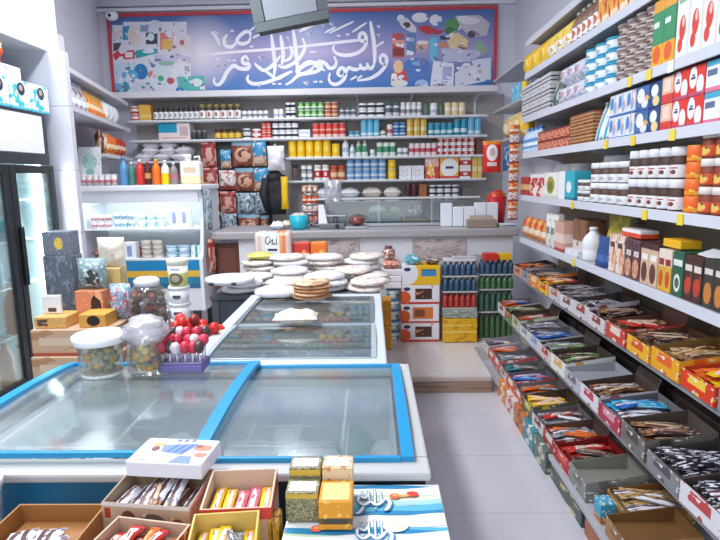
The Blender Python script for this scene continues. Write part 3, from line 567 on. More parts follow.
rm = MB(); z0, z1 = FT-.012, FT+.012
rm.box(-hx-.012, -hy-.02, z0, hx+.012, -hy+t, z1, 0, .012).box(-hx-.012, hy-t, z0, hx+.012, hy+.012, z1, 0, .012).box(-hx-.012, -hy+t+.001, z0, -hx+t, hy-t-.001, z1, 0, .012).box(hx-t+.015, -hy+t+.001, z0, hx+.012, hy-t-.001, z1, 0, .012)
part('rim', rm, C('#c4c4c2', .4), fz)
part('foot', MB().box(-hx+.05, -hy+.05, 0, hx-.05, hy-.05, .058), C('#2a2c30'), fz)
part('vent', MB().box(hx-.06, -hy-.012, .815, hx-.005, -hy-.001, .842), C('#1d2a36'), fz, 'dark vent strip')
def lid(x0, x1, bow, nm, frost, frame, y0, y1, z, fw, par, lab=None, lw=None):
    """curved glass lid: arcs up from front to back; frame bars follow the arc"""
    n = 10
    def zc(v): return z+bow*math.sin(PI*min(1, .06+.94*v))**.7 if bow else z
    ys = [y0+(y1-y0)*k/n for k in range(n+1)]; g = MB(); vs = []
    for k in range(n+1):
        for x in (x0+fw*.5, x1-fw*.5): vs.append((x, ys[k], zc(k/n)-.003))
    m = len(vs); vs += [(a, b, c-.004) for a, b, c in vs]
    fs = [(2*k, 2*k+1, 2*k+3, 2*k+2) for k in range(n)]+[(m+2*k, m+2*k+2, m+2*k+3, m+2*k+1) for k in range(n)]
    g.add(vs, fs, 0, True)
    L = ob(nm, None, par); 
    if lab: L['label'] = lab
    part('glass_pane', g, frost, L)
    f = MB()
    for xa, xb in ((x0, x0+(lw or fw)), (x1-fw, x1)):
        vs = []
        for k in range(n+1):
            zt = zc(k/n)+.005; vs += [(xa, ys[k], zt-.016), (xb, ys[k], zt-.016), (xb, ys[k], zt), (xa, ys[k], zt)]
        fs = [(0, 1, 2, 3), tuple(4*n+j for j in (3, 2, 1, 0))]
        for k in range(n):
            for a, b in ((0, 1), (1, 2), (2, 3), (3, 0)): fs.append((4*k+b, 4*k+a, 4*k+4+a, 4*k+4+b))
        f.add(vs, fs)
    f.box(x0+(lw or fw), y0-.002, zc(0)-.012, x1-fw, y0+fw*.36, zc(0)+.004, 0, .003).box(x0+(lw or fw), y1-fw*.5, zc(1)-.012, x1-fw, y1, zc(1)+.005, 0, .003)
    part('lid_frame', f, frame, L); return L
lid(-hx+.01, .092, .022, 'glass_lid', FROST, BLUE, -hy+.03, hy-.015, FT+.032, .034, fz)
lid(.066, hx-.025, .012, 'glass_lid', FROST, BLUE, -hy+.03, hy-.02, FT+.018, .030, fz, lw=.006)
# things frozen inside it, pale and frosty
frz = [(-.36, -.05, '#eef3f5', .22), (-.14, .12, '#f0f4f6', .2), (.12, -.12, '#a4d6d4', .17), (.3, .0, '#f2dfe2', .2), (.45, -.1, '#e9edf0', .18), (-.42, .18, '#dfe2cf', .2), (.22, .17, '#d0dbe0', .2), (-.15, -.16, '#e3dfc2', .15), (.44, .17, '#7fb4ae', .15), (.03, .02, '#e9e9ee', .17)]
for k, (x, y, c, w) in enumerate(frz):
    m = MB().pouch(w*.74, .10, w*.8, True, seed=k, wob=.1)
    solo('frozen_bag', m, C(c, .5), 'frosted bag of frozen food under the blue framed glass lids of the near freezer', 'frozen food', ((FX0+FX1)/2+x, (FY0+FY1)/2+y, .612), (0, 0, k*1.1), 'frozen bags in the near freezer')
for cx in (-.36, .26):
    w = MB()
    for y in (-.2, -.08, .04, .16): w.tube([(-.16, y, .0), (.16, y, 0)], .004, 6)
    for x in (-.16, 0, .16): w.tube([(x, -.22, .0), (x, .2, 0)], .004, 6)
    for a, b in (((-.16, -.22), (.16, -.22)), ((-.16, .2), (.16, .2)), ((-.16, -.22), (-.16, .2)), ((.16, -.22), (.16, .2))):
        w.tube([(a[0], a[1], .12), (b[0], b[1], .12)], .005, 6); w.tube([(a[0], a[1], .0), (a[0], a[1], .12)], .004, 6)
    w.tube([(.16, .2, 0), (.16, .2, .12)], .004, 6)
    solo('wire_basket', w, WHITE, 'white wire basket under the %s glass lid of the near freezer' % ('left' if cx < 0 else 'right'), 'basket', ((FX0+FX1)/2+cx, (FY0+FY1)/2, .728))

# ---------------------------------------------------------------- far freezer, lengthways
GX0, GX1, GY0, GY1 = -.72, .045, 2.03, 3.30
f2 = thing('chest_freezer', 'grey glass topped chest freezer standing lengthways behind the blue lidded one', 'freezer', ((GX0+GX1)/2, (GY0+GY1)/2, 0))
hx, hy = (GX1-GX0)/2, (GY1-GY0)/2; FT = .84
sh = MB(); sh.box(-hx, -hy, .05, hx, -hy+t, FT).box(-hx, hy-t, .05, hx, hy, FT).box(-hx, -hy+t, .05, -hx+t, hy-t, FT).box(hx-t, -hy+t, .05, hx, hy-t, FT).box(-hx+t, -hy+t, .05, hx-t, hy-t, .4)
part('cabinet', sh, C('#dfe3e8', .35), f2)
rm = MB(); z0, z1 = FT+.001, FT+.024
rm.box(-hx-.01, -hy-.01, z0, hx+.01, -hy+.05, z1, 0, .008).box(-hx-.01, hy-.05, z0, hx+.01, hy+.01, z1, 0, .008).box(-hx-.01, -hy+.051, z0, -hx+.05, hy-.051, z1, 0, .008).box(hx-.05, -hy+.051, z0, hx+.01, hy-.051, z1, 0, .008)
part('rim', rm, C('#cdd6de', .3), f2)
GREY = C('#7d868c', .35, .3)
lid(-hx+.055, hx-.03, .012, 'glass_lid', FROST2, C('#aab4ba', .3), -hy+.055, -.055, FT+.018, .02, f2)
lid(-hx+.06, hx-.035, .012, 'glass_lid', FROST2, GREY, -.052, hy-.055, FT+.018, .02, f2)
cols = ['#6f4a48', '#c8d0d2', '#8d3a40', '#5f6f70', '#d8dcdc', '#7a6a5c', '#b8a87a', '#4a5a60']
q = 0
for j in range(5):
    for i in range(4):
        c = cols[(q*5+j) % 8]; m = MB().pouch(.13, .055, .16, True, seed=q)
        solo('frozen_packet', m, PR('frozen_wrap%d' % q, c, [('n', 4, .56, '#d6d6d4'), ('n', 5, .64, '#6a3a3a')], 'xy'), 'small wrapped frozen packet under the grey glass of the lengthways freezer', 'frozen food',
             (-.56+i*.155, 2.24+j*.21, .402), (0, 0, RN.uniform(-.3, .3)), 'frozen packets in the lengthways freezer'); q += 1

# ---------------------------------------------------------------- tall drinks fridge on the left
BLK = C('#23282c', .3); 
fr = thing('display_fridge', 'tall black framed glass door drinks fridge glowing white at the left', 'fridge', (-2.1, 2.52, 0))
def fb(x0, y0, z0, x1, y1, z1): return MB().box(x0, y0, z0, x1, y1, z1, 0, .004)
cab = MB().box(-.72, -1.2, .1, -.68, 1.17, 1.98).box(-.679, -1.2, .1, -.03, -1.17, 1.98).box(-.679, 1.14, .1, -.03, 1.17, 1.98).box(-.679, -1.169, .1, -.03, 1.139, .30).box(-.679, -1.169, 1.70, -.03, 1.139, 1.98)
part('cabinet', cab, C('#2a2f33', .4), fr)
part('liner', MB().box(-.678, -1.168, .302, -.672, 1.138, 1.698).box(-.67, 1.128, .302, -.06, 1.138, 1.698).box(-.67, -1.168, .302, -.06, 1.126, .312), C('#eef4f6', .4), fr)
part('base_panel', fb(-.029, -1.2, .1, 0, 1.17, .34), BLK, fr)
part('sign_panel', MB().box(-.029, -1.2, 1.735, .002, 1.135, 1.975, 0, .004), C('#e6e6f0', .4), fr, 'white lit sign panel along the top')
hd = MB().box(-.029, -1.2, 1.665, .006, 1.17, 1.732, 0, .003).box(-.029, 1.137, 1.733, .006, 1.17, 1.985, 0, .003).box(-.029, -1.2, 1.976, .006, 1.136, 1.988)
part('header', hd, C('#30363b', .35), fr)
for k, (a, b) in enumerate(((-.74, -.27), (-.26, .22), (.23, .70), (.71, 1.165))):
    d = ob('door', None, fr)
    part('door_frame', MB().box(.001, a, .345, .03, a+.055, 1.66, 0, .004).box(.001, b-.05, .345, .03, b, 1.66, 0, .004).box(.001, a+.056, .345, .03, b-.051, .40, 0, .004).box(.001, a+.056, 1.61, .03, b-.051, 1.66, 0, .004), BLK, d)
    part('glass_pane', MB().box(.012, a+.055, .40, .018, b-.05, 1.61), GLASS, d)
    part('handle', MB().box(.031, a+.012, .95, .055, a+.04, 1.30, 0, .008), C('#17191b', .4), d)
tb = part('lamp', MB().box(-.058, 1.10, .33, -.035, 1.122, 1.68), GLOW('fridge_lamp', '#eafcff', 26), fr, 'white light strip')
for k, z in enumerate((.62, .92, 1.2, 1.45)):
    w = MB()
    for y in (-.4, .0, .4, .8, 1.1): w.tube([(-.64, y, z), (-.1, y, z)], .004, 6)
    for x in (-.1, -.28, -.46, -.64): w.tube([(x, -.9, z), (x, 1.12, z)], .004, 6)
    part('wire_shelf', w, WHITE, fr)
    w = None
fb_ = product('bottle', .085, .085, .30, [C('#f08a1e', .3), C('#f0a020')]); fb_.put((-2.24, 3.36, .626), 0, 'orange juice bottle low behind the fridge glass', 'bottle')
fb_.put((-2.24, 3.25, .313), 0, 'orange juice bottle on the bottom of the fridge', 'bottle')
wb = product('bottle', .07, .07, .22, [C('#cfe2ee', .3), C('#3f7fb8')])
for k in range(4): wb.put((-2.26, 3.02+.09*k, .926), 0, 'pale water bottle on the middle wire shelf of the fridge', 'bottle', 'water bottles in the fridge')
cc = product('can', .066, .066, .12, [C('#9fb6c6', .3), STEEL]);
for k in range(6): cc.put((-2.25, 3.12+.08*k, 1.206), 0, 'small pale can on the upper wire shelf of the fridge', 'can', 'cans in the fridge')
tq = product('box', .2, .12, .2, [PR('turq_case', '#2a8c96', [('n', 3, .56, '#4cb0b8')])]); tq.put((-2.3, 3.4, 1.456), -PI/2, 'dark turquoise case at the top of the fridge', 'box')
bb = MB().pouch(.16, .05, .1, True, seed=3); solo('blue_packet', bb, C('#3f9fd0'), 'bright blue packet lying behind the fridge glass', 'packet', (-2.25, 3.5, .926), (0, 0, PI/2))
for k in range(4): wb.put((-2.26, 3.42+.075*k, .313), 0, 'pale bottle at the right of the fridge floor', 'bottle', 'bottles on the fridge floor')

# ---------------------------------------------------------------- dairy cooler
co = thing('dairy_cooler', 'white open front dairy cooler with blue and yellow stripes at the back left', 'cooler', (-2.03, 4.8, .12))
prof = [(0, .30), (.0, .76), (.04, .80), (.10, 1.10), (.10, 1.28), (.06, 1.35), (.60, 1.35), (.62, .28)]
for xs in ((-.56, -.53), (.53, .56)):
    part('side_panel', MB().extr(prof, xs[0], xs[1]), C('#e3e7ee', .35), co)
part('back_panel', MB().box(-.529, .60, .3, .529, .62, 1.34), C('#e6ecf0'), co)
part('top', MB().box(-.58, .03, 1.352, .575, .62, 1.40, 0, .01), C('#eef1f6', .4), co)
part('canopy', MB().extr([(.062, 1.35), (.10, 1.35), (.105, 1.25), (.085, 1.25)], -.529, .529), C('#f0f4f8', .4), co)
st_ = PR('cooler_stripes', '#e6e8e4', [('b', .03, .18, '#30688f'), ('b', .18, .40, '#2f7f9a'), ('b', .40, .60, '#e2b440'), ('b', .60, .93, '#2386b8')], rough=.35)
part('striped_front', MB().box(-.529, .002, .49, .529, .03, .77, 0, .004), st_, co, 'blue and yellow striped front band')
part('lower_front', MB().box(-.529, .004, .30, .529, .03, .489), C('#d9dde4', .35), co)
part('tank', MB().box(-.529, .031, .30, .529, .598, .74), C('#dfe6ea'), co)
part('inner_shelf', MB().box(-.528, .13, 1.005, .528, .5, 1.02, 0, .003), C('#eef2f4'), co)
part('lamp', MB().box(-.50, .11, 1.262, .50, .14, 1.28), GLOW('cooler_lamp', '#f4fdff', 8), co, 'white light tube')
for x in (-.48, .42):
    for y in (.08, .5): part('leg', MB().box(x, y, 0, x+.06, y+.06, .29, 0, .004), C('#4a4440'), co)
# cooler goods
def cool(kind, x0, x1, n, z, h, st, mats, y, label, cat, depth=.1, parts=False): row('back', kind, x0, x1, n, z, h, st, mats, label, cat, depth, y, parts)
PK.update({'yog': ('#e4eaf0', [('b', .2, .6, '#8fb8c8')]), 'yogpink': ('#eddfe2', [('b', .2, .55, '#c98a92')]), 'yogblue': ('#dfeaf2', [('b', .15, .6, '#a8cfe0'), ('e', .5, .4, .2, .15, '#e6c9c9')]), 'cheese': ('#e9e4da', [('b', .2, .5, '#b9a9a0')]), 'milk': ('#eef0f4', [('r', .3, .2, .7, .8, '#8d9fc0')])})
cool('cup', -2.52, -2.33, 3, 1.142, .12, 2, ['yogpink', '#dfe3e8'], 4.97, 'pink yoghurt cup at the left of the cooler upper shelf', 'yoghurt')
cool('cup', -2.31, -2.12, 3, 1.142, .14, 2, ['yog', '#e6eaee'], 4.97, 'blue grey yoghurt cup on the cooler upper shelf', 'yoghurt')
cool('tub', -2.10, -1.84, 3, 1.142, .13, 2, ['yogblue', '#eef2f6'], 4.97, 'pale blue lidded tub on the cooler upper shelf', 'tub')
cool('box', -1.80, -1.62, 2, 1.142, .17, 1, ['milk'], 4.97, 'white milk carton at the right of the cooler upper shelf', 'milk carton')
cool('tub', -2.06, -1.86, 2, .862, .17, 4, ['cheese', '#cfc6bc'], 4.90, 'beige lidded cheese tub stacked in the cooler well', 'tub')
cool('tub', -1.84, -1.62, 2, .862, .12, 2, ['yogblue', '#9fc3d6'], 4.90, 'light blue lidded tub in the cooler well', 'tub')
cool('box', -1.60, -1.52, 1, .862, .12, 1, ['tealwhite'], 4.90, 'teal and white box at the right end of the cooler well', 'box')
solo('sausage_bag', MB().pouch(.26, .13, .2, True, seed=5, wob=.12), PR('sausage', '#8d5550', [('n', 4, .52, '#b98a80')], 'xy'), 'brown red bag of sausage at the left of the cooler well', 'food bag', (-2.36, 4.98, .862))
solo('red_packet', MB().pouch(.14, .09, .1, True, seed=6), C('#cf3a40'), 'small red packet in the middle of the cooler well', 'packet', (-2.14, 5.2, .862), (0, 0, .2))
cool('box', -2.20, -2.09, 1, .862, .16, 1, ['milk'], 4.89, 'white carton left of the beige tubs in the cooler well', 'carton')

# ---------------------------------------------------------------- tables
def table(name, x0, y0, x1, y1, z, mat, lab, leg=.045, body=None):
    o = thing(name, lab, 'table', ((x0+x1)/2, (y0+y1)/2, 0 if y0 < 3.9 else .119)); hx, hy = (x1-x0)/2, (y1-y0)/2; b = 0 if y0 < 3.9 else .119; z -= b
    part('table_top', MB().box(-hx, -hy, z-.03, hx, hy, z, 0, .005), mat, o)
    for sx in (-1, 1):
        for sy in (-1, 1): part('leg', MB().box(sx*(hx-.03)-leg/2, sy*(hy-.03)-leg/2, 0, sx*(hx-.03)+leg/2, sy*(hy-.03)+leg/2, z-.031, 0, .004), mat, o)
    if body: part('panel', MB().box(-hx+.06, -hy+.015, .1, hx-.06, -hy+.03, z-.035), body, o)
    return o
table('bread_table', -1.0, 3.36, .03, 3.865, .85, C('#565d66', .5), 'dark grey table under the front of the bread heap', body=C('#4a525c', .5))
table('bread_table', -.96, 3.93, .06, 4.55, .86, C('#8a7c72', .5), 'brown table on the platform under the rear of the bread heap')
table('front_table', -1.05, .55, .19, 1.205, .70, C('#8a8c92', .5), 'low grey table in front of the near freezer carrying sweet boxes')
# hanging lamp
hl = thing('hanging_lamp', 'dark grey box shaped lamp with pale glass face hanging from the ceiling', 'lamp', (-.555, 4.5, 2.70))
hl.rotation_euler = (0, -.17, 0)
part('housing', MB().extr([(-.05, .0), (.04, -.01), (.12, .05), (.12, .34), (-.02, .34), (-.05, .30)], -.285, .255), C('#3c4449', .5), hl)
part('glass_face', MB().box(-.21, -.066, .06, .19, -.052, .30, 0, .004), C('#7d828c', .5), hl)
part('frame', MB().box(-.30, -.075, -.012, .272, -.0665, .055, 0, .004).box(-.30, -.075, .056, -.215, -.0665, .35, 0, .004).box(.195, -.075, .056, .272, -.0665, .35, 0, .004).box(-.21, -.075, .302, .19, -.0665, .35, 0, .004), C('#465054', .5), hl)
part('bracket', MB().tube([(-.2, .05, .34), (-.2, .05, .895)], .012).tube([(.16, .05, .34), (.16, .05, .895)], .012), C('#8d949a', .3, .5), hl)
sc = thing('security_camera', 'small white camera with a dark lens in the corner left of the banner', 'camera', (-2.78, 6.38, 3.33))
part('body', MB().blob(0, 0, 0, .07, .06, .055, 12), WHITE, sc); part('lens', MB().blob(0, -.055, -.01, .018, .014, .018, 8), C('#22252c', .2), sc); part('mount', MB().box(-.02, .03, .0, .02, .118, .04), WHITE, sc)
# ---------------------------------------------------------------- goods on the back wall
def bk(kind, a, b, n, z, h, st, mats, label, cat, **kw): row('back', kind, a, b, n, z, h, st, mats, label, cat, parts=False, **kw)
W1 = '#e9eaec'
bk('can', -2.615, -2.509, 1, ZA, 0.160, 2, ['redstripe', '#c9c9cc'], 'red and white tin at the far left of the top back shelf', 'tin')
bk('box', -2.504, -2.377, 1, ZA, 0.171, 1, ['orangebox'], 'yellow orange box at the left of the top back shelf', 'box')
bk('jar', -2.354, -1.857, 9, ZA, 0.148, 1, ['darkjar', '#4a4448'], 'small dark jar with white label in the left row of the top back shelf', 'jar')
bk('jar', -1.857, -1.394, 6, ZA, 0.165, 1, ['bigjar', '#8a7f4a'], 'larger white labelled jar right of the small dark jars on the top back shelf', 'jar')
bk('jar', -1.388, -1.097, 5, ZA, 0.114, 1, ['whitejar', '#55575c'], 'low dark lidded jar right of the larger jars on the top back shelf', 'jar')
bk('can', -1.042, -0.932, 2, ZA, 0.103, 1, ['whitebottle', '#c9ccd2'], 'small whitish tin left of the black and white cans on the top back shelf', 'tin')
bk('can', -0.910, -0.800, 2, ZA, 0.171, 2, ['blackwhite', '#3a3e48'], 'black and white can stacked left of the green tins on the top back shelf', 'can')
bk('can', -0.778, -0.493, 4, ZA, 0.165, 2, ['greentin', '#b9c4b4'], 'green tin stacked two high in the middle of the top back shelf', 'tin')
bk('can', -0.488, -0.340, 2, ZA, 0.165, 2, ['orangetin', '#c8c2bc'], 'orange brown tin stacked right of the green tins', 'tin')
bk('jar', -0.329, -0.143, 3, ZA, 0.103, 1, ['greywhite', '#6b727a'], 'low grey jar right of the orange brown tins on the top back shelf', 'jar')
bk('can', -0.121, 0.163, 3, ZA, 0.148, 2, ['blackwhite', '#b9bcc4'], 'black banded white can right of the middle post on the top back shelf', 'can')
bk('jar', 0.168, 0.326, 2, ZA, 0.148, 1, ['greywhite', '#4d6a68'], 'grey jar with dark green lid on the top back shelf', 'jar')
bk('jar', 0.332, 0.566, 4, ZA, 0.148, 1, ['whitejar', '#e6e6e0'], 'white lidded pale jar on the right part of the top back shelf', 'jar')
bk('bottle', 0.577, 0.642, 1, ZA, 0.148, 1, ['#5f7f6a', '#3f5a4a'], 'dark green bottle on the right part of the top back shelf', 'bottle')
bk('jar', 0.647, 0.740, 1, ZA, 0.137, 1, ['whitebottle', W1], 'white jar between the two dark green bottles on the top back shelf', 'jar')
bk('bottle', 0.745, 0.800, 1, ZA, 0.148, 1, ['#4f6f5a', '#3f5a4a'], 'dark green bottle left of the cream tins on the top back shelf', 'bottle')
bk('can', 0.805, 1.033, 3, ZA, 0.137, 1, ['creamtin', '#e0d6b4'], 'cream yellow tin at the right end of the top back shelf', 'tin')

bk('box', -2.310, -1.956, 1, ZB, 0.182, 1, ['boxteal'], 'pale pink box with a blue corner on the second back shelf', 'box', depth=.2)
bk('jar', -1.951, -1.780, 3, ZB, 0.103, 1, ['#3f4246', '#8a8c90'], 'small black jar right of the pale pink box', 'jar')
bk('jar', -1.697, -1.405, 4, ZB, 0.114, 1, ['jarbrown', '#3f3024'], 'yellow and brown jar on the second back shelf above the hanging snacks', 'jar')
bk('jar', -1.394, -1.295, 1, ZB, 0.114, 2, ['blackwhite', W1], 'black and white pot right of the yellow and brown jars', 'pot')
bk('can', -1.289, -1.185, 1, ZB, 0.108, 2, ['redwhite', '#d8d2d0'], 'red and white pot left of the tall red tins', 'pot')
bk('can', -1.179, -1.075, 2, ZB, 0.171, 3, ['redtin', '#9f2f30'], 'dark red tin stacked three high left of the white cans', 'tin')
bk('can', -1.064, -0.778, 4, ZB, 0.205, 3, ['blackwhite', '#d8dade'], 'white can with black band stacked three high on the second back shelf', 'can')
bk('box', -0.773, -0.647, 1, ZB, 0.091, 2, ['whitebottle'], 'flat white packet left of the tall orange red tins', 'packet')
bk('can', -0.625, -0.263, 5, ZB, 0.154, 1, ['redtin', '#e6b09c'], 'tall orange red tin in the row on the second back shelf', 'tin')
bk('can', -0.231, -0.110, 2, ZB, 0.063, 1, ['tealtin', '#bcd8dc'], 'low teal tin left of the tall sky blue tins', 'tin')
bk('can', -0.099, 0.108, 3, ZB, 0.188, 1, ['skytin', '#8cc6de'], 'tall sky blue tin in the middle of the second back shelf', 'tin')
bk('jar', 0.114, 0.174, 1, ZB, 0.068, 1, ['whitejar', '#dcd6a8'], 'tiny cream jar right of the tall sky blue tins', 'jar')
bk('can', 0.184, 0.250, 1, ZB, 0.131, 1, ['pinkwhite', '#d9cfd2'], 'pinkish white tin left of the dark blue tins', 'tin')
bk('can', 0.255, 0.392, 2, ZB, 0.148, 2, ['bluetin', '#7f9fc4'], 'dark blue tin stacked left of the yellow tins on the second back shelf', 'tin')
bk('can', 0.397, 0.620, 3, ZB, 0.194, 1, ['tanyel', '#e6d8a8'], 'tall yellow tin on the second back shelf', 'tin')
bk('can', 0.631, 0.903, 4, ZB, 0.137, 1, ['tealtin', '#7cb8cc'], 'mid blue tin right of the tall yellow tins', 'tin')
bk('can', 0.908, 1.055, 2, ZB, 0.171, 1, ['tealtin', '#a8d4de'], 'taller blue tin third and fourth from the right end of the second back shelf', 'tin')
bk('can', 1.060, 1.207, 2, ZB, 0.200, 1, ['skytin', '#2f7fae'], 'tallest blue tin at the right end of the second back shelf', 'tin')

bk('can', -0.899, -0.428, 5, ZC, 0.188, 1, ['yeltin', '#e8b818'], 'tall bright yellow tin at the left of the third back shelf', 'tin', name='yellow_tin')
bk('can', -0.422, -0.329, 1, ZC, 0.148, 1, ['yeltin', '#e8b818'], 'shorter bright yellow tin at the right end of the yellow row', 'tin')
bk('bottle', -0.307, -0.231, 1, ZC, 0.205, 1, ['whitebottle', '#dfe3ec'], 'tall white bottle right of the yellow tins', 'bottle')
bk('bottle', -0.225, -0.165, 1, ZC, 0.137, 1, ['whitebottle', '#c9d2e6'], 'short white bottle between the taller white bottles', 'bottle')
bk('bottle', -0.160, -0.023, 2, ZC, 0.171, 1, ['greenwhite', '#dce4de'], 'pale green white bottle left of the green tins', 'bottle')
bk('can', -0.001, 0.054, 1, ZC, 0.080, 1, ['whitebottle', '#9fb8a4'], 'small white pot left of the green and white tins', 'pot')
bk('can', 0.070, 0.283, 3, ZC, 0.154, 1, ['greenwhite', '#5fa07c'], 'green and white tin on the third back shelf', 'tin')
bk('can', 0.294, 0.413, 2, ZC, 0.091, 1, ['whitejar', '#b9bcc4'], 'small white pot right of the green and white tins', 'pot')
bk('can', 0.424, 0.729, 5, ZC, 0.137, 1, ['pinkwhite', '#d8d2d4'], 'pink and white tin on the right half of the third back shelf', 'tin')
bk('can', 0.734, 1.142, 6, ZC, 0.194, 3, ['redwhite', '#f2f2f4'], 'white lidded red tin in the tall stack at the right of the third back shelf', 'tin')
bk('box', 1.153, 1.250, 1, ZC, 0.160, 1, ['#7a4a3c'], 'brown box at the right end of the third back shelf', 'box')

bk('jar', -0.866, -0.800, 1, ZD, 0.182, 1, ['#6a5a56', '#3a3030'], 'dark jar at the left end of the lowest back shelf', 'jar')
bk('cup', -0.767, -0.636, 2, ZD, 0.171, 2, ['whitejar', '#c9c4c4'], 'pale cup stacked left of the red pots on the lowest back shelf', 'cup')
bk('jar', -0.625, -0.449, 2, ZD, 0.171, 1, ['redwhite', '#e9e4e2'], 'white lidded red pot left of the orange pots', 'pot')
bk('jar', -0.444, -0.274, 2, ZD, 0.160, 1, ['orangetin', '#d45a34'], 'orange red pot left of the blue cans on the lowest back shelf', 'pot')
bk('can', -0.263, 0.174, 5, ZD, 0.228, 2, ['bluecan', '#a9bdd2'], 'light blue can stacked two high on the lowest back shelf', 'can')
bk('can', 0.190, 0.283, 1, ZD, 0.217, 2, ['yeltin', '#d8d2b4'], 'yellow can right of the light blue cans', 'can')
bk('box', 0.315, 0.588, 2, ZD, 0.148, 3, ['whitepack'], 'flat white packet stacked left of the bright paper packs', 'packet')
bk('box', 0.599, 0.751, 1, ZD, 0.239, 1, ['nappyred'], 'red and yellow paper pack left of the white oval pack', 'pack')
bk('box', 0.756, 0.968, 1, ZD, 0.239, 1, ['ovalwhite'], 'orange pack with a big white oval logo on the lowest back shelf', 'pack')
bk('box', 0.974, 1.098, 1, ZD, 0.239, 2, ['redwhite'], 'red and white pack right of the white oval pack', 'pack')
bk('box', 1.104, 1.218, 1, ZD, 0.251, 1, ['tanyel'], 'yellow brown pack at the right end of the lowest back shelf', 'pack')
# bags on the lowest board behind the counter
for k, (a, b) in enumerate(((315, 337), (338, 360), (361, 382), (383, 402))):
    x0, x1 = -2.62+(a-130)*.0109, -2.62+(b-130)*.0109
    solo('bread_bag', MB().pouch(x1-x0, .1, .16, True, seed=k, wob=.1), C(('#dfe6ec', '#e6ebf0', '#eadfd4', '#f0e8e0')[k]), ('pale blue bag at the left end of the low board behind the counter', 'second pale bag on the low board behind the counter', 'cream bag on the low board behind the counter, left of the right one', 'rightmost cream bag on the low board behind the counter')[k], 'bag', ((x0+x1)/2, 6.30, ZE+.001))
bk('can', 0.381, 0.511, 2, ZE, 0.137, 1, ['#5a2f34', '#8a4a4c'], 'dark red tin on the low board behind the counter', 'tin')
bk('box', 0.533, 0.620, 1, ZE, 0.137, 1, ['#a5653a'], 'orange brown box on the low board behind the counter', 'box')
bk('tub', 0.642, 0.979, 4, ZE, 0.125, 2, ['blackwhite', '#eceef2'], 'small white tub stacked on the low board behind the counter', 'tub')
bk('box', 1.012, 1.153, 1, ZE, 0.091, 1, ['#6a6c62'], 'grey green box at the right of the low board behind the counter', 'box')
# heap of white bags on the short board
q = 0
for j, (n, x0) in enumerate(((4, -2.50), (4, -2.46), (2, -2.42))):
    for i in range(n):
        x = x0+.19*i+.03*(j % 2)
        if x > -1.94: continue
        m = MB().pouch(.19, .088, .2, True, seed=q, wob=.16)
        solo('flour_bag', m, C('#f6f5fa', .4), 'white plastic bag in the heap left of the hanging snacks', 'bag', (x, 6.33, 1.772+j*.066), (0, 0, RN.uniform(-.15, .15)), 'white bags on the short board'); q += 1

# ---------------------------------------------------------------- skewed shelves on the rear left wall
dl = (Vector((-2.70, 6.12))-Vector((-2.27, 4.0))).normalized(); nl = Vector((-dl.y, dl.x)); ang = math.atan2(dl.y, dl.x)
L0 = Vector((-2.165, 4.15))
for z, lab in ((2.37, 'top board of the slanting shelves on the rear left wall'), (2.10, 'middle board of the slanting shelves on the rear left wall'), (1.80, 'low board of the slanting shelves on the rear left wall')):
    o = thing('side_shelf', lab, 'shelf', (L0.x, L0.y, z-.022), ang)
    t0 = .92 if z < 2 else 0
    part('board', MB().box(t0, .001, 0, 1.95, .27, .022, 0, .003), C('#cfd0d8', .4), o); part('front_lip', MB().box(t0, -.012, -.01, 1.95, 0, .026, 0, .002), C('#d6d7de', .4), o)
def side_row(kind, t0, t1, n, z, h, st, mats, label, cat, d=.1):
    w = (t1-t0)/n; p = product(kind, w*.96, d, h/st-.001, [M(m) for m in mats], False, seed=n)
    for i in range(n):
        for k in range(st):
            b = L0+dl*(t0+w*(i+.5))+nl*(d/2+.012); p.put((b.x, b.y, z+.001+k*h/st), ang+0, label, cat, label if n*st > 1 else None)
side_row('doy', .05, .55, 4, 2.10, .22, 1, ['silverpack'], 'silver snack bag at the near end of the middle slanting shelf', 'snack bag')
side_row('doy', .57, 1.1, 5, 2.10, .2, 1, ['chipsorange'], 'orange snack bag on the middle slanting shelf', 'snack bag')
side_row('bag', 1.12, 1.6, 3, 2.10, .19, 1, ['whitepack'], 'white bag at the far end of the middle slanting shelf', 'bag')
side_row('bag', .94, 1.06, 1, 1.80, .22, 1, ['brownsack'], 'brown bag at the near end of the low slanting shelf', 'bag')
side_row('bag', 1.08, 1.4, 3, 1.80, .2, 1, ['chipsorange'], 'orange snack bag on the low slanting shelf', 'snack bag')
side_row('bag', 1.42, 1.8, 3, 1.80, .19, 1, ['chipsred'], 'red snack bag at the far end of the low slanting shelf', 'snack bag')
# ---------------------------------------------------------------- bottles on top of the cooler
CT = 1.521
def ct(kind, a, b, n, h, st, mats, label, cat, y=4.88, **kw): row('back', kind, a, b, n, CT, h, st, mats, label, cat, front=y, parts=True, **kw)
xx = lambda p: (p-371)*.00885-.003
ct('cup', xx(88), xx(124), 6, .095, 1, [PR('cup_pink', '#eadfe0', [('b', .3, .6, '#d8848a')]), '#e9e6e8'], 'small pinkish cup in the row on top of the cooler', 'cup', y=4.84)
ct('bottle', xx(124), xx(133), 1, .24, 1, [C('#5f97c8', .2), '#3f7fc0'], 'blue bottle on top of the cooler', 'bottle')
ct('bottle', xx(133.5), xx(140), 1, .2, 1, [C('#4a8a78', .2), '#e6e6e0'], 'dark green bottle on top of the cooler', 'bottle')
ct('bottle', xx(140.5), xx(149), 1, .22, 1, [C('#d83a34', .2), '#f0f0f0'], 'bright red juice bottle on top of the cooler', 'bottle')
ct('bottle', xx(149.5), xx(156), 1, .2, 1, [PR('cola', '#5a2a26', [('b', .3, .55, '#d8a05a')], rough=.2), '#c8332c'], 'brown red cola bottle on top of the cooler', 'bottle')
ct('bottle', xx(156.5), xx(165), 1, .22, 1, [C('#f0761c', .2), '#f0b040'], 'orange juice bottle on top of the cooler', 'bottle')
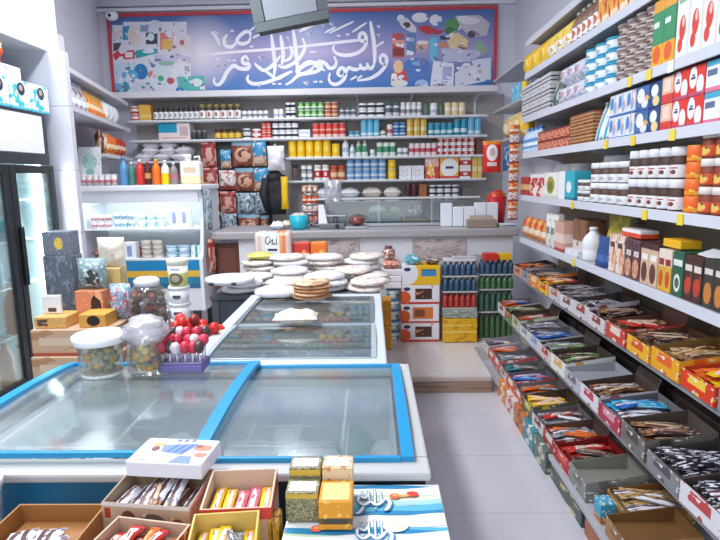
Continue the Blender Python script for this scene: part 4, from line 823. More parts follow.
ct('bottle', xx(165.5), xx(174), 1, .21, 1, [PR('clearyellow', '#e8e6d8', [('b', .0, .5, '#f2d21c')], rough=.2), '#e6e6e6'], 'clear topped yellow juice bottle on top of the cooler', 'bottle')
ct('bottle', xx(174.5), xx(182), 1, .19, 1, [PR('greylabel', '#8d8484', [('b', .3, .5, '#c46a74')], rough=.3), '#d8d8d8'], 'grey bottle left of the white jug on top of the cooler', 'bottle')
jg = thing('oil_jug', 'white jug with a yellow base and handle on the right end of the cooler top', 'jug', (xx(194), 4.97, CT))
part('body', MB().box(-.088, -.06, 0, .088, .06, .2, 0, .02).lathe([(.03, .2), (.028, .235)], 12, -.03, 0), PR('jug', '#f0ece6', [('b', .0, .3, '#f2dcae'), ('r', .2, .42, .8, .62, '#d9c2a4')]), jg)
part('cap', MB().lathe([(.034, .225), (.034, .26), (0, .26)], 12, -.03, 0), C('#f4f0ea'), jg)
part('handle', MB().tube([(.02, 0, .2), (.03, 0, .235), (.07, 0, .24), (.08, 0, .2)], .009, 8), C('#efe9e2'), jg)
cd = MB().extr([(0, 0), (.012, 0), (.042, .335), (.03, .335)], -.1, .1)
solo('leaning_card', cd, PR('card', '#f0f2f4', [('e', .5, .62, .34, .2, '#b4d8cc'), ('n', 9, .62, '#8fc4bc'), ('r', .2, .12, .8, .2, '#c8d2d8'), ('e', .5, .36, .2, .08, '#8fc4ba')]), 'white card with a green emblem leaning at the left end of the cooler top', 'card', (-2.455, 4.925, CT+.001), (0, 0, -.06))
# ---------------------------------------------------------------- hanging snack packs
rk = thing('snack_rack', 'dark panel on the back wall carrying the hanging snack packs', 'rack', (-1.48, 6.3, .99))
part('panel', MB().box(-.40, .0, .0, .37, .02, 1.0, 0, .004), C('#3b4048', .5), rk)
for k in range(4):
    for x in (-.24, .16): part('hook', MB().tube([(x, 0, .17+k*.255), (x, -.06, .175+k*.255), (x, -.07, .19+k*.255)], .004, 6), STEEL, rk)
hs = [(-1.77, 1.70, .17, .27, 'snackred', 'red brown snack pack at the top left of the hanging rack'), (-1.58, 1.68, .12, .2, 'snackblue', 'narrow blue snack pack hanging near the top left of the rack'), (-1.39, 1.70, .25, .27, 'snackbrown', 'brown snack pack with a grey top at the top middle of the rack'), (-1.21, 1.70, .16, .27, 'snackblue', 'blue snack pack at the top right of the rack'),
      (-1.77, 1.46, .18, .23, 'snackred', 'red snack pack second from the top at the left of the rack'), (-1.57, 1.45, .19, .21, 'snackwhite', 'pale snack pack in the second row beside the red one'), (-1.38, 1.43, .22, .25, 'snackbrown', 'brown snack pack in the second row of the rack'), (-1.20, 1.43, .17, .25, 'snackblue', 'blue snack pack in the second row at the right of the rack'),
      (-1.77, 1.21, .18, .23, 'snackwhite', 'pale red snack pack at the left of the third row'), (-1.58, 1.19, .18, .24, 'snackred', 'red brown snack pack in the third row'), (-1.39, 1.18, .21, .23, 'snacksilver', 'silver snack pack in the third row'), (-1.20, 1.18, .17, .23, 'snacksilver', 'silver blue snack pack at the right of the third row'),
      (-1.77, .985, .18, .22, 'snacksilver', 'grey snack pack at the bottom left of the rack'), (-1.58, .975, .18, .21, 'snacksilver', 'grey blue snack pack second in the bottom row'), (-1.36, .96, .25, .215, 'snackbrown', 'brown snack pack in the bottom row over the counter end'), (-1.18, .96, .1, .2, 'snackbrown', 'narrow brown snack pack at the bottom right of the rack')]
for k, (x, z, w, h, m, lab) in enumerate(hs):
    solo('snack_pack', MB().pouch(w, .085, h, seed=k, wob=.1), M(m), lab, 'snack pack', (x, 6.235-.02*(k%2), z), (0, 0, RN.uniform(-.05, .05)))
sw = MB().pouch(.16, .07, .42, seed=40, wob=.1)
for k, (z, h, c, lab) in enumerate(((1.12, .36, 'snacksilver', 'long silver strip of sachets hanging at the right side of the cooler'), (.74, .3, 'snackred', 'dark pink strip of sachets hanging low at the right side of the cooler'))):
    solo('sachet_strip', MB().pouch(.1, .04, h, seed=50+k, wob=.12), M(c), lab, 'sachet strip', (-1.425, 4.9+.035*k, z), (0, 0, 1.2))
# jacket and white bag hanging by the counter
jk = thing('hanging_jacket', 'black jacket with a yellow side hanging left of the counter shelves', 'jacket', (-1.01, 6.02, 1.18))
part('body', MB().pouch(.20, .12, .42, seed=60, wob=.14), C('#26282c', .7), jk); part('hanger', MB().tube([(0, 0, .44), (.0, .04, .52), (.09, .185, .575)], .006, 6), STEEL, jk); part('yellow_panel', MB().pouch(.075, .06, .34, seed=61, wob=.12), C('#efc21e', .6), jk, 'yellow panel', (.10, -.05, .06))
part('sleeve', MB().tube([(-.10, -.02, .38), (-.13, -.05, .22), (-.08, -.06, .04)], [.04, .045, .035], 10), C('#22242a', .7), jk); part('hood', MB().blob(-.01, -.0, .40, .085, .07, .07, 10, 3, .06), C('#30323a', .7), jk)
wbg = thing('hanging_bag', 'white bag hanging above the black and yellow jacket', 'bag', (-.98, 5.92, 1.645)); part('body', MB().pouch(.18, .13, .25, seed=62, wob=.16), C('#eceaf2', .6), wbg); part('strap', MB().tube([(-.02, 0, .24), (-.01, .05, .27), (.055, .285, .115)], .008, 6), C('#dcdce4'), wbg)
# ---------------------------------------------------------------- on the counter top
KT = 1.095
bt = thing('basket', 'bright turquoise basket on the left part of the counter top', 'basket', (-.665, 5.16, KT)); part('body', MB().lathe([(.062, 0), (.08, .02), (.088, .13), (.082, .13), (.074, .025), (0, .02)], 14), C('#22b4cc', .4), bt)
part('goods', MB().blob(-.02, 0, .12, .05, .05, .03, 8, 2, .2).blob(.03, .01, .12, .035, .04, .03, 8, 3, .2), C('#c8c2b8'), bt)
for k, (x, w, c, lab) in enumerate(((-.86, .13, '#dfe6f0', 'pale blue crumpled bag left of the turquoise basket'), (-.80, .1, '#e8d2b8', 'small beige packet behind the turquoise basket'))):
    solo('counter_bag', MB().pouch(w, .07, .11, True, seed=70+k, wob=.15), C(c, .5), lab, 'bag', (x, 5.12+.14*k, KT+.001))
bs = thing('candy_stand', 'tall wire stand of red and brown candy packs on the counter', 'stand', (-.57, 5.32, KT))
part('base', MB().lathe([(.08, 0), (.08, .012), (0, .012)], 14), STEEL, bs); part('pole', MB().lathe([(.012, .012), (.012, .40), (0, .40)], 8), STEEL, bs)
for z in (.03, .12, .21, .30): part('ring', MB().lathe([(.02, z), (.075, z+.005), (.08, z+.02), (.076, z+.02), (.02, z+.006)], 14), STEEL, bs)
for k in range(4):
    for j in range(3):
        m = MB().pouch(.05, .03, .075, seed=k*3+j); solo('candy_pack', m, M(('snackred', 'snackwhite', 'chipsred', 'brownsack')[k]), 'small red or brown candy pack standing in the wire stand on the counter', 'candy', (-.57+.05*(j-1), 5.32-.055+.012*abs(j-1), KT+.051+.09*k), (0, 0, .3*(j-1)), 'candy packs in the counter stand')
scl = thing('weighing_scale', 'white weighing scale with a grey head at the left of the counter top', 'scale', (-.37, 5.18, KT))
part('base', MB().box(-.11, -.06, 0, .13, .14, .05, 0, .01), C('#6d7278'), scl); part('head', MB().extr([(-.11, .0), (-.02, .0), (-.06, .22), (-.11, .22)], -.05, .03, 'y'), C('#f0f1f5'), scl); part('knob', MB().blob(.06, -.075, .03, .018, .02, .018, 8), C('#22252a'), scl); part('pan', MB().box(-.06, -.02, .11, .14, .12, .122, 0, .004), STEEL, scl)
part('pole', MB().lathe([(.02, .05), (.02, .11)], 10, .04, .05), STEEL, scl)
solo('crumpled_bag', MB().pouch(.17, .14, .22, seed=77, wob=.2), BAGGL, 'crumpled clear bag hanging on the case above the white scale', 'bag', (-.36, 5.40, 1.32))
sl = thing('meat_slicer', 'steel tray with dark red meat on the counter beside the scale', 'tray', (-.15, 5.18, KT)); part('tray', MB().box(-.09, -.07, 0, .12, .1, .02, 0, .006), STEEL, sl)
solo('meat_piece', MB().blob(0, 0, .045, .075, .055, .045, 12, 4, .06), PR('meat', '#6d332c', [('n', 6, .55, '#a06a58')], rough=.3), 'dark red piece of meat on the steel tray', 'meat', (-.13, 5.19, KT+.0215))
# goods inside the glass case
def case(kind, x0, x1, n, h, st, mats, lab, cat, y=5.40, **kw): row('back', kind, x0, x1, n, 1.128, h, st, mats, lab, cat, front=y, parts=False, **kw)
solo('grey_tray', MB().box(-.17, -.07, 0, .17, .09, .07, 0, .01), C('#8d9296', .4), 'wide grey food tray inside the glass case', 'tray', (.12, 5.46, 1.129))
solo('cheese_bag', MB().pouch(.18, .08, .16, True, seed=80, wob=.12), C('#e6ece6'), 'pale bag lying on the grey tray in the glass case', 'bag', (.06, 5.46, 1.201)); solo('green_bag', MB().pouch(.1, .07, .14, True, seed=81, wob=.12), C('#c4d8b8'), 'pale green bag lying on the grey tray in the glass case', 'bag', (.23, 5.46, 1.201))
solo('purple_bag', MB().pouch(.22, .1, .17, True, seed=82, wob=.12), PR('purplebag', '#a58aa0', [('n', 4, .54, '#e3d9e2'), ('n', 5, .62, '#6a4a66')], 'xy'), 'purple and white bag on the brown tray in the glass case', 'bag', (.42, 5.46, 1.171))
solo('brown_tray', MB().box(-.13, -.08, 0, .13, .1, .04, 0, .006), C('#a08a7c', .5), 'low brown tray under the purple bag in the glass case', 'tray', (.43, 5.46, 1.129))
for k, (x, w, h, lab) in enumerate(((.70, .10, .215, 'tall white box at the left of the white boxes on the counter'), (.805, .10, .18, 'white box second from the left on the counter'), (.91, .10, .18, 'white box in the middle of the row on the counter'), (1.015, .10, .215, 'tall white box second from the right on the counter'), (1.12, .10, .215, 'tall white box at the right end of the row on the counter'))):
    solo('white_box', MB().box(-w/2, -.05, 0, w/2, .05, h, 0, .006), C('#eaf0f6', .4), lab, 'box', (x, 5.245, KT+.001))
ob_ = thing('open_carton', 'brown open carton in front of the white boxes on the counter', 'carton', (1.0, 5.10, KT+.001)); part('body', MB().box(-.13, -.05, 0, .13, .05, .07, 0, .003), C('#9b8a7c', .6), ob_); part('flap', MB().extr([(-.05, .071), (.05, .071), (.04, .105), (-.03, .09)], -.1, .1), C('#a89a8a', .6), ob_)
solo('papers', MB().box(-.07, -.06, 0, .07, .06, .03, 0, .004), PR('papers_', '#e6ecf2', [('b', .3, .6, '#2f4a5a')]), 'pale papers with a dark edge at the right end of the counter top', 'papers', (1.22, 5.10, KT+.001), (0, 0, .2))
rb = thing('red_basket', 'round red basket on the shelf end right of the white boxes', 'basket', (1.22, 5.5, 1.095)); part('body', MB().lathe([(.08, 0), (.1, .26), (.09, .26), (.08, .1), (0, .1)], 14), C('#c9282c', .4), rb); part('goods', MB().blob(0, 0, .26, .085, .085, .06, 10, 5, .2), PR('redgoods', '#d83a2c', [('n', 6, .56, '#e9853c')]), rb)
# red pack and sachet strip hanging at the right
solo('chips_pack', MB().pouch(.17, .07, .29, seed=90), PR('redpack', '#dd2c26', [('e', .5, .62, .3, .26, '#f2efec'), ('r', .25, .2, .75, .32, '#f0e4dc'), ('b', .88, 1, '#e8862c'), ('e', .5, .64, .14, .13, '#c9b2b0')]), 'red pack with a white round emblem hanging right of the back shelves', 'snack pack', (1.135, 5.35, 1.585), (0, 0, -.1))
part('string', MB().tube([(0, 0, .286), (.06, -.01, .292), (.125, -.012, .286)], .003, 6), C('#d8d8dc'), bpy.data.objects['chips_pack'])
solo('blue_pack', MB().pouch(.1, .06, .24, seed=91), PR('bluepk', '#3f78b0', [('n', 4, .56, '#b8cfe2')]), 'blue pack hanging between the red pack and the right shelves', 'snack pack', (1.30, 5.40, 1.60))
ss = thing('sachet_strip', 'vertical strip of orange and white sachets hanging at the far end of the right shelves', 'sachet strip', (1.205, 4.80, 1.18)); 
part('string', MB().tube([(0, 0, .785), (.03, -.05, .80), (.06, -.10, .802)], .003, 6), C('#d8d8dc'), ss)
for k in range(10): part('sachet', MB().pouch(.085, .03, .078, seed=k), M('sachet' if k % 2 else 'snackwhite'), ss, None, (0, 0, k*.079))

# ---------------------------------------------------------------- far corner shelves
row('right', 'box', 4.95, 5.25, 2, 2.19, .15, 1, ['skybox'], 'sky blue box on the far corner shelf', 'box', front=1.28); row('right', 'can', 4.88, 4.94, 1, 2.19, .14, 1, ['yeltin', '#e0c040'], 'yellow tin at the near end of the far corner shelf', 'tin', front=1.28)
row('right', 'bag', 5.0, 5.6, 3, 1.89, .22, 1, ['beigebag'], 'beige bag on the lower far corner shelf', 'bag', front=1.28); row('right', 'bag', 4.88, 4.99, 1, 1.89, .22, 1, ['yelpack'], 'yellow bag at the near end of the lower far corner shelf', 'bag', front=1.28)

# ---------------------------------------------------------------- goods on the right wall
def rt(kind, a, b, n, z, h, st, mats, label, cat, **kw): row('right', kind, a, b, n, z, h, st, mats, label, cat, **kw)
rt('bag', 4.914, 4.272, 3, 2.35, .19, 1, ['yelpack'], 'yellow bag at the far end of the high right shelf', 'bag', depth=.11)
rt('bag', 4.261, 3.784, 3, 2.35, .19, 1, ['yelwhite'], 'yellow and white bag on the high right shelf', 'bag', depth=.11)
rt('bottle', 3.766, 3.342, 5, 2.35, .20, 1, ['brownbottle', '#d8d2cc'], 'brown and white bottle on the high right shelf', 'bottle')
rt('box', 3.329, 2.774, 5, 2.35, .20, 1, ['amberbox'], 'amber box at the near end of the high right shelf', 'box', depth=.16)
rt('box', 4.879, 4.123, 3, 2.01, .26, 3, ['greypack'], 'grey and white striped pack stacked at the far end under the yellow bags', 'pack', depth=.2)
rt('doy', 4.112, 3.975, 1, 2.01, .24, 1, ['darkgreenbag'], 'dark green pouch beside the grey striped packs', 'pouch', depth=.1)
rt('bag', 3.964, 3.573, 3, 2.01, .25, 2, ['lilacpack'], 'pale lilac bag stacked left of the turquoise tubs', 'bag', depth=.12)
rt('tub', 3.541, 3.113, 3, 2.01, .26, 4, ['turqtub', 'turqlid'], 'turquoise lidded tub stacked four high on the upper right shelf', 'tub')
rt('cup', 3.095, 2.687, 4, 2.01, .29, 5, ['browncup', 'cuplid'], 'brown and white cup stacked five high on the upper right shelf', 'cup')
rt('box', 2.678, 2.487, 2, 2.01, .29, 1, ['greencereal'], 'tall green carton with orange fruit print', 'carton', depth=.07)
rt('box', 2.479, 2.107, 4, 2.01, .29, 1, ['strawbox'], 'tall white carton with red fruit print on the upper right shelf', 'carton', depth=.07)
rt('bottle', 4.844, 4.419, 4, 1.73, .20, 1, ['bluewhitebottle', '#4f86c8'], 'blue and white bottle at the far end of the washing pack shelf', 'bottle')
rt('box', 4.393, 3.706, 5, 1.73, .14, 2, ['redbars'], 'small red brown box stacked two high on the washing pack shelf', 'box', depth=.18)
rt('box', 3.697, 3.319, 3, 1.73, .185, 3, ['goldbars'], 'brown and gold box stacked three high on the washing pack shelf', 'box', depth=.18)
rt('doy', 3.305, 3.104, 2, 1.73, .22, 1, ['tealwhite'], 'white and teal washing pouch', 'pouch', depth=.12)
rt('box', 3.098, 2.809, 3, 1.73, .225, 2, ['washpack'], 'pale blue washing pack stacked two high', 'pack', depth=.16)
rt('box', 2.804, 2.673, 1, 1.73, .225, 2, ['washpack2'], 'mid blue washing pack with white patches', 'pack', depth=.16)
rt('box', 2.668, 2.566, 1, 1.73, .225, 2, ['navypack'], 'navy blue washing pack left of the peach packs', 'pack', depth=.16)
rt('box', 2.562, 2.468, 1, 1.73, .23, 2, ['peachpack'], 'peach and red tissue pack stacked two high', 'pack', depth=.16)
rt('box', 2.464, 2.241, 2, 1.73, .235, 2, ['tissuered'], 'red tissue pack with white oval and white patch', 'pack', depth=.16)
rt('box', 2.237, 2.026, 2, 1.73, .235, 2, ['tissueteal'], 'white and teal tissue pack at the near end of the shelf', 'pack', depth=.16)
rt('box', 4.834, 4.594, 2, 1.39, .15, 1, ['redgold'], 'red and gold pack at the far end of the spread jar shelf', 'pack', depth=.12)
rt('box', 4.565, 4.202, 2, 1.39, .17, 1, ['redwhitebox'], 'white box with red print on the spread jar shelf', 'box', depth=.12)
rt('box', 4.190, 3.892, 1, 1.39, .18, 1, ['greenwhitebox'], 'white box with olive green emblem on the spread jar shelf', 'box', depth=.12)
rt('box', 3.882, 3.573, 1, 1.39, .185, 1, ['tealbox'], 'white and turquoise box on the spread jar shelf', 'box', depth=.12)
rt('widejar', 3.547, 3.377, 2, 1.39, .13, 2, ['spreadsmall', '#eceef0'], 'tiny white lidded spread jar beside the turquoise box', 'jar')
rt('widejar', 3.362, 2.884, 4, 1.39, .225, 2, ['spreadsmall', '#eef0f2'], 'middle sized white lidded spread jar stacked two high', 'jar')
rt('widejar', 2.868, 2.388, 5, 1.39, .27, 2, ['spread', '#eef0f3'], 'large white lidded spread jar with brown top and red print', 'jar')
rt('tub', 3.505, 3.273, 1, 1.39, .27, 1, ['redwhitebox', '#f0f0f2'], 'big white lidded tub behind the small spread jars', 'tub', front=1.385)
rt('can', 4.510, 3.976, 3, 1.39, .24, 1, ['whitejar', '#e4e4e6'], 'white tin behind the boxes at the far end of the spread jar shelf', 'tin', front=1.42)
rt('can', 2.361, 2.264, 1, 1.39, .27, 4, ['orangetube', '#f09a3c'], 'bright orange tin in the narrow stack beside the large spread jars', 'tin')
rt('widejar', 2.257, 1.991, 3, 1.39, .32, 3, ['jarorange', '#eee6de'], 'orange brown jar with pale lid stacked three high', 'jar')
rt('bag', 4.793, 4.159, 4, 1.04, .17, 1, ['sachet'], 'orange sachet bag at the far end of the pouch shelf', 'bag', depth=.1)
rt('can', 4.147, 3.932, 2, 1.04, .24, 1, ['whitecan', '#c9c4ba'], 'tall whitish can on the pouch shelf', 'can')
rt('box', 3.911, 3.729, 1, 1.04, .20, 1, ['beigebox'], 'tall pinkish beige box on the pouch shelf', 'box', depth=.12)
rt('box', 3.710, 3.477, 2, 1.04, .23, 1, ['kraftbox'], 'tall brown box on the pouch shelf', 'box', depth=.12, front=1.33)
rt('box', 3.691, 3.468, 2, 1.04, .04, 1, ['whitepack'], 'low white packet in front of the tall brown boxes', 'packet', depth=.05)
rt('bottle', 3.443, 3.316, 1, 1.04, .20, 1, ['#eceef2', '#e3e6ee'], 'white bottle on the pouch shelf', 'bottle')
rt('doy', 3.301, 3.022, 1, 1.04, .28, 1, ['greenpouch'], 'large yellow green pouch on the pouch shelf', 'pouch', depth=.1, front=1.34)
rt('doy', 3.212, 3.061, 1, 1.04, .17, 1, ['bluepouch'], 'dark blue pouch in front of the yellow green pouch', 'pouch', depth=.055)
rt('box', 3.010, 2.831, 2, 1.04, .20, 1, ['whitepouch'], 'cream and orange packet on the pouch shelf', 'packet', depth=.11)
rt('box', 2.820, 2.662, 2, 1.04, .195, 1, ['brownpouch'], 'purple brown packet on the pouch shelf', 'packet', depth=.11)
rt('box', 2.652, 2.494, 2, 1.04, .195, 1, ['palepouch'], 'pale packet with dark oval on the pouch shelf', 'packet', depth=.11)
rt('box', 2.486, 2.378, 2, 1.04, .185, 1, ['yelgreenbox'], 'yellow topped packet on the pouch shelf', 'packet', depth=.11)
rt('box', 2.370, 2.286, 1, 1.04, .19, 1, ['greenbox'], 'dark green packet with white emblem on the pouch shelf', 'packet', depth=.11)
rt('box', 2.278, 2.154, 2, 1.04, .185, 1, ['choco'], 'dark chocolate coloured packet with red oval', 'packet', depth=.11)
rt('box', 2.147, 1.940, 3, 1.04, .19, 1, ['darkbox'], 'dark packet with orange oval at the near end of the pouch shelf', 'packet', depth=.11)
def lie(y, z, w, d, h, m, lab, cat, x=1.33, rz=0): solo('flat_packet', MB().box(-w/2, -d/2, 0, w/2, d/2, h, 0, .004), M(m) if isinstance(m, str) else m, lab, cat, (x, y, z), (0, 0, rz))
lie(2.790, 1.2405, .09, .2, .04, PR('redlid', '#e0522c', [('b', .6, 1, '#f2ece8')], rough=.4), 'flat orange red box lying on top of the cream and purple packets', 'box')
lie(2.408, 1.236, .09, .14, .035, '#f3b818', 'flat yellow packet lying on top of the dark green packet', 'packet')
solo('white_tag', MB().box(-.04, -.05, 0, .04, .05, .004), C('#f2f2f4'), 'small white card lying on the dark packets at the near end', 'card', (1.33, 2.161, 1.236), (.15, -.2, .3))
# price tags hung on the right hand rails
for y, z, lab in ((2.584, 1.39, 'yellow price tag under the large spread jars'), (2.286, 1.39, 'yellow price tag under the bright orange tins'), (3.510, 1.39, 'yellow price tag under the turquoise box'), (3.053, 1.73, 'yellow price tag under the white and teal pouches'), (2.745, 1.73, 'yellow price tag under the mid blue washing pack'),
                  (2.393, 1.73, 'yellow price tag under the red tissue packs'), (2.816, 2.01, 'yellow price tag under the brown cups'), (2.629, 2.01, 'yellow price tag under the green cartons'), (2.443, 2.01, 'white price tag under the white fruit cartons'), (3.447, 1.04, 'yellow price tag under the white bottle')):
    solo('price_tag', MB().box(-.002, -.022, -.045, .002, .022, .0, 0), C('#f2d648' if lab[0] == 'y' else '#eef0f4'), lab, 'price tag', (1.2465, y, z-.002))
import re
# ---------------------------------------------------------------- open cartons and bars
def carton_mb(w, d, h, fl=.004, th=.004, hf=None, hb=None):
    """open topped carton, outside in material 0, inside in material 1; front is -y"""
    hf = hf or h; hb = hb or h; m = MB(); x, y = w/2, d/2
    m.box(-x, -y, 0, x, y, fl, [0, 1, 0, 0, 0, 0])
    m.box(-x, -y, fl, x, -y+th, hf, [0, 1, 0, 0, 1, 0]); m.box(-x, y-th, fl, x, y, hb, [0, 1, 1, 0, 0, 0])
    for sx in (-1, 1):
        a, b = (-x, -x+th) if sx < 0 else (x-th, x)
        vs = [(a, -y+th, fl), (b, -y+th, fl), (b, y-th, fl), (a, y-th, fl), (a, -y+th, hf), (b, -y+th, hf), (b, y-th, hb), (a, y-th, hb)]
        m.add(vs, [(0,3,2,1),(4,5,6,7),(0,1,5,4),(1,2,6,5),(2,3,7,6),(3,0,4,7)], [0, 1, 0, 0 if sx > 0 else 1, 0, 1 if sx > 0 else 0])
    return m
_bars = {}
def bar_proto(mk, w, l, t, seed=0):
    k = (mk, round(w, 3), round(l, 3), round(t, 3), seed)
    if k not in _bars: _bars[k] = Proto('candy_bar', MB().pouch(w, t, l, True, 6, 8, seed, .07, .07).mesh('candy_bar', M(mk)))
    return _bars[k]
def disp(w, d, h, loc, rz, outer, inner, bars, lab, barlab, fl=.004, hf=None, hb=None, n=5, top=2, flap=None, blen=.8, layers=1, name='display_carton'):
    om = outer if not isinstance(outer, str) else M(outer)
    o = solo(name, carton_mb(w, d, h, fl, .004, hf, hb), [om, M(inner)], lab, 'carton', loc, (0, 0, rz))
    if flap:
        part('flap', MB().box(-w/2+.004, 0, 0, w/2-.004, .003, flap, [0, 0, 1, 0, 0, 0]), [om, M(inner)], o, None, (0, d/2-.0035, (hb or h)+.0005), (-.35, 0, 0))
    if not bars: return o
    bl = bars if isinstance(bars, (list, tuple)) else [bars]
    bw = (w-.014)/n; t = min(bw*.55, .022); c, s = math.cos(rz), math.sin(rz)
    def put(x, y, z, a, mk, tl=(0, 0)):
        bar_proto(mk, bw*.95, d*blen, t, RN.randrange(3)).put((loc[0]+x*c-y*s, loc[1]+x*s+y*c, loc[2]+z), rz+a, barlab % NAMES[mk], 'candy bar', barlab % NAMES[mk], tl)
    for L in range(layers):
        for i in range(n):
            put(-w/2+.007+bw*(i+.5), RN.uniform(-.01, .01), fl+.001+L*(t+.001), RN.uniform(-.03, .03), bl[(i*len(bl))//n])
    for i in range(top):
        put(RN.uniform(-w*.2, w*.2), RN.uniform(-d*.08, d*.04), fl+.003+layers*(t+.001), RN.uniform(-.5, .5), bl[i % len(bl)], (RN.uniform(-.05, .05), RN.uniform(-.06, .06)))
    return o
NAMES = {'w_white': 'white', 'w_red': 'red', 'w_yellow': 'yellow', 'w_pink': 'pink', 'w_orange': 'orange', 'w_blue': 'blue', 'w_sky': 'sky blue', 'w_teal': 'teal', 'w_grey': 'grey', 'w_dark': 'dark', 'w_brown': 'brown', 'w_black': 'black and white', 'w_gold': 'gold', 'w_purple': 'purple', 'w_green': 'green'}
def cprint(c, *ls): return PR('carton_'+c[1:], c, list(ls) or [('n', 4, .6, '#d8d0c8')])
DK = '#4a3d38'; DG = '#6e6e70'; LG = '#9a9aa0'; KR = '#9a6f44'
# (outer colour, second colour, inside, bars, words)
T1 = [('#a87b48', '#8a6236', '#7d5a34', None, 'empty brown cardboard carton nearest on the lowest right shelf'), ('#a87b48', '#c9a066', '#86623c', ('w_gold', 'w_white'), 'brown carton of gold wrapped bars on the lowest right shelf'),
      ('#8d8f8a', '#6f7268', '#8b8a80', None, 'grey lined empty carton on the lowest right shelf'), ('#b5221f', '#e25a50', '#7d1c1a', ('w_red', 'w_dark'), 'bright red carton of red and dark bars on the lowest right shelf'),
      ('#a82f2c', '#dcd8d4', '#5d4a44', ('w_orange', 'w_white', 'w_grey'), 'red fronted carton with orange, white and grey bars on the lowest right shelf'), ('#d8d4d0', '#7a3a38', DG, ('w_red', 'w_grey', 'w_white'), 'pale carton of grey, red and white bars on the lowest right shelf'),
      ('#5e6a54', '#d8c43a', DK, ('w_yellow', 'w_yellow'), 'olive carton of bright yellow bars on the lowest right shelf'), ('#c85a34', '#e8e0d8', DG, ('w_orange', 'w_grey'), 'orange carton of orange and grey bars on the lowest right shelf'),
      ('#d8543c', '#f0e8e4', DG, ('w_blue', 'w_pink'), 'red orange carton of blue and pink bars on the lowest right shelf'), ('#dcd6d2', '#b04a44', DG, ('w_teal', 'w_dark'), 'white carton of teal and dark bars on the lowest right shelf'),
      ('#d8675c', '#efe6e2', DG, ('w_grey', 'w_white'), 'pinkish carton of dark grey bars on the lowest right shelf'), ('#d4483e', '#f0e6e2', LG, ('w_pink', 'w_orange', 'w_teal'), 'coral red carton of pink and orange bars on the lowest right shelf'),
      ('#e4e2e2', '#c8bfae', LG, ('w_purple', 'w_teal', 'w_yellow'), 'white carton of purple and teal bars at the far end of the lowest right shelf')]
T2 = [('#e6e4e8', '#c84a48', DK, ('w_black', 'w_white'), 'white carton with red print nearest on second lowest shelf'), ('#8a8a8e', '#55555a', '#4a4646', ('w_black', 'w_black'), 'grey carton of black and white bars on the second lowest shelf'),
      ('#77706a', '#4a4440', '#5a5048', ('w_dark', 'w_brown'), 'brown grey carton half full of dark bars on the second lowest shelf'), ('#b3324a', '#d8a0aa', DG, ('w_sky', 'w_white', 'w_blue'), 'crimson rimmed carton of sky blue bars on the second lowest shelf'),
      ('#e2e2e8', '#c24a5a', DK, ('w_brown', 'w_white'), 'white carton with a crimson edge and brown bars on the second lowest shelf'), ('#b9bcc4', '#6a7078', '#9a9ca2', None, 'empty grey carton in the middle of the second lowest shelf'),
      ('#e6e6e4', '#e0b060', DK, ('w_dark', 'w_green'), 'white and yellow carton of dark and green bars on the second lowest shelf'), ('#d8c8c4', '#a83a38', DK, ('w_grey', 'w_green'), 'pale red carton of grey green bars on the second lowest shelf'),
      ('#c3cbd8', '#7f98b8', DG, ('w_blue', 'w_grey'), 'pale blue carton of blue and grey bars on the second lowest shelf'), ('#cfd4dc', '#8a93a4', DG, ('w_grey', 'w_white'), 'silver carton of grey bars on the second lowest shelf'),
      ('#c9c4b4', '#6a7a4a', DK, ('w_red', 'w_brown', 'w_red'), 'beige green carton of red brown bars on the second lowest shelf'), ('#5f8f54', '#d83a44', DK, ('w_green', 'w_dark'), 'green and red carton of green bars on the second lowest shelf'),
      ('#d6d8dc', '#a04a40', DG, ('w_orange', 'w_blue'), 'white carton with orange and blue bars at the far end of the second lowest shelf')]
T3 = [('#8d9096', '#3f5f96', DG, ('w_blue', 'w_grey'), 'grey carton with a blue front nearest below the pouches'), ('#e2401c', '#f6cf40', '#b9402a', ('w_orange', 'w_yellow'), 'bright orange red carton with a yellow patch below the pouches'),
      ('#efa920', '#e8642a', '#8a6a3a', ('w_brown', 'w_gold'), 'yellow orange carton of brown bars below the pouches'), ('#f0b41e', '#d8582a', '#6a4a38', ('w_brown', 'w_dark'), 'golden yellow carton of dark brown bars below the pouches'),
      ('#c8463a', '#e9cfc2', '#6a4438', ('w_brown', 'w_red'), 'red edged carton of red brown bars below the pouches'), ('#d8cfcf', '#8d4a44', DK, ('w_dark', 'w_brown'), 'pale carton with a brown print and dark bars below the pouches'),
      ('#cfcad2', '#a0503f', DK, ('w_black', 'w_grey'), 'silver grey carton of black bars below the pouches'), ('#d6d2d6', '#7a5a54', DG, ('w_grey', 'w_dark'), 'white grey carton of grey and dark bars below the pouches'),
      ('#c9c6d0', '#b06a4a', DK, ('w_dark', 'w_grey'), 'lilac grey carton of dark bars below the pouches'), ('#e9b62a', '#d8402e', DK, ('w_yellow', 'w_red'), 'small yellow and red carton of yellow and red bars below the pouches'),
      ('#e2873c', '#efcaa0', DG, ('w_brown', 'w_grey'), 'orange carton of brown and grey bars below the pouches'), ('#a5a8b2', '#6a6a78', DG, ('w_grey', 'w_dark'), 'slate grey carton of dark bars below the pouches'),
      ('#d0a080', '#b0483c', DK, ('w_orange', 'w_brown'), 'tan carton of orange bars at the far end of the shelf below the pouches')]
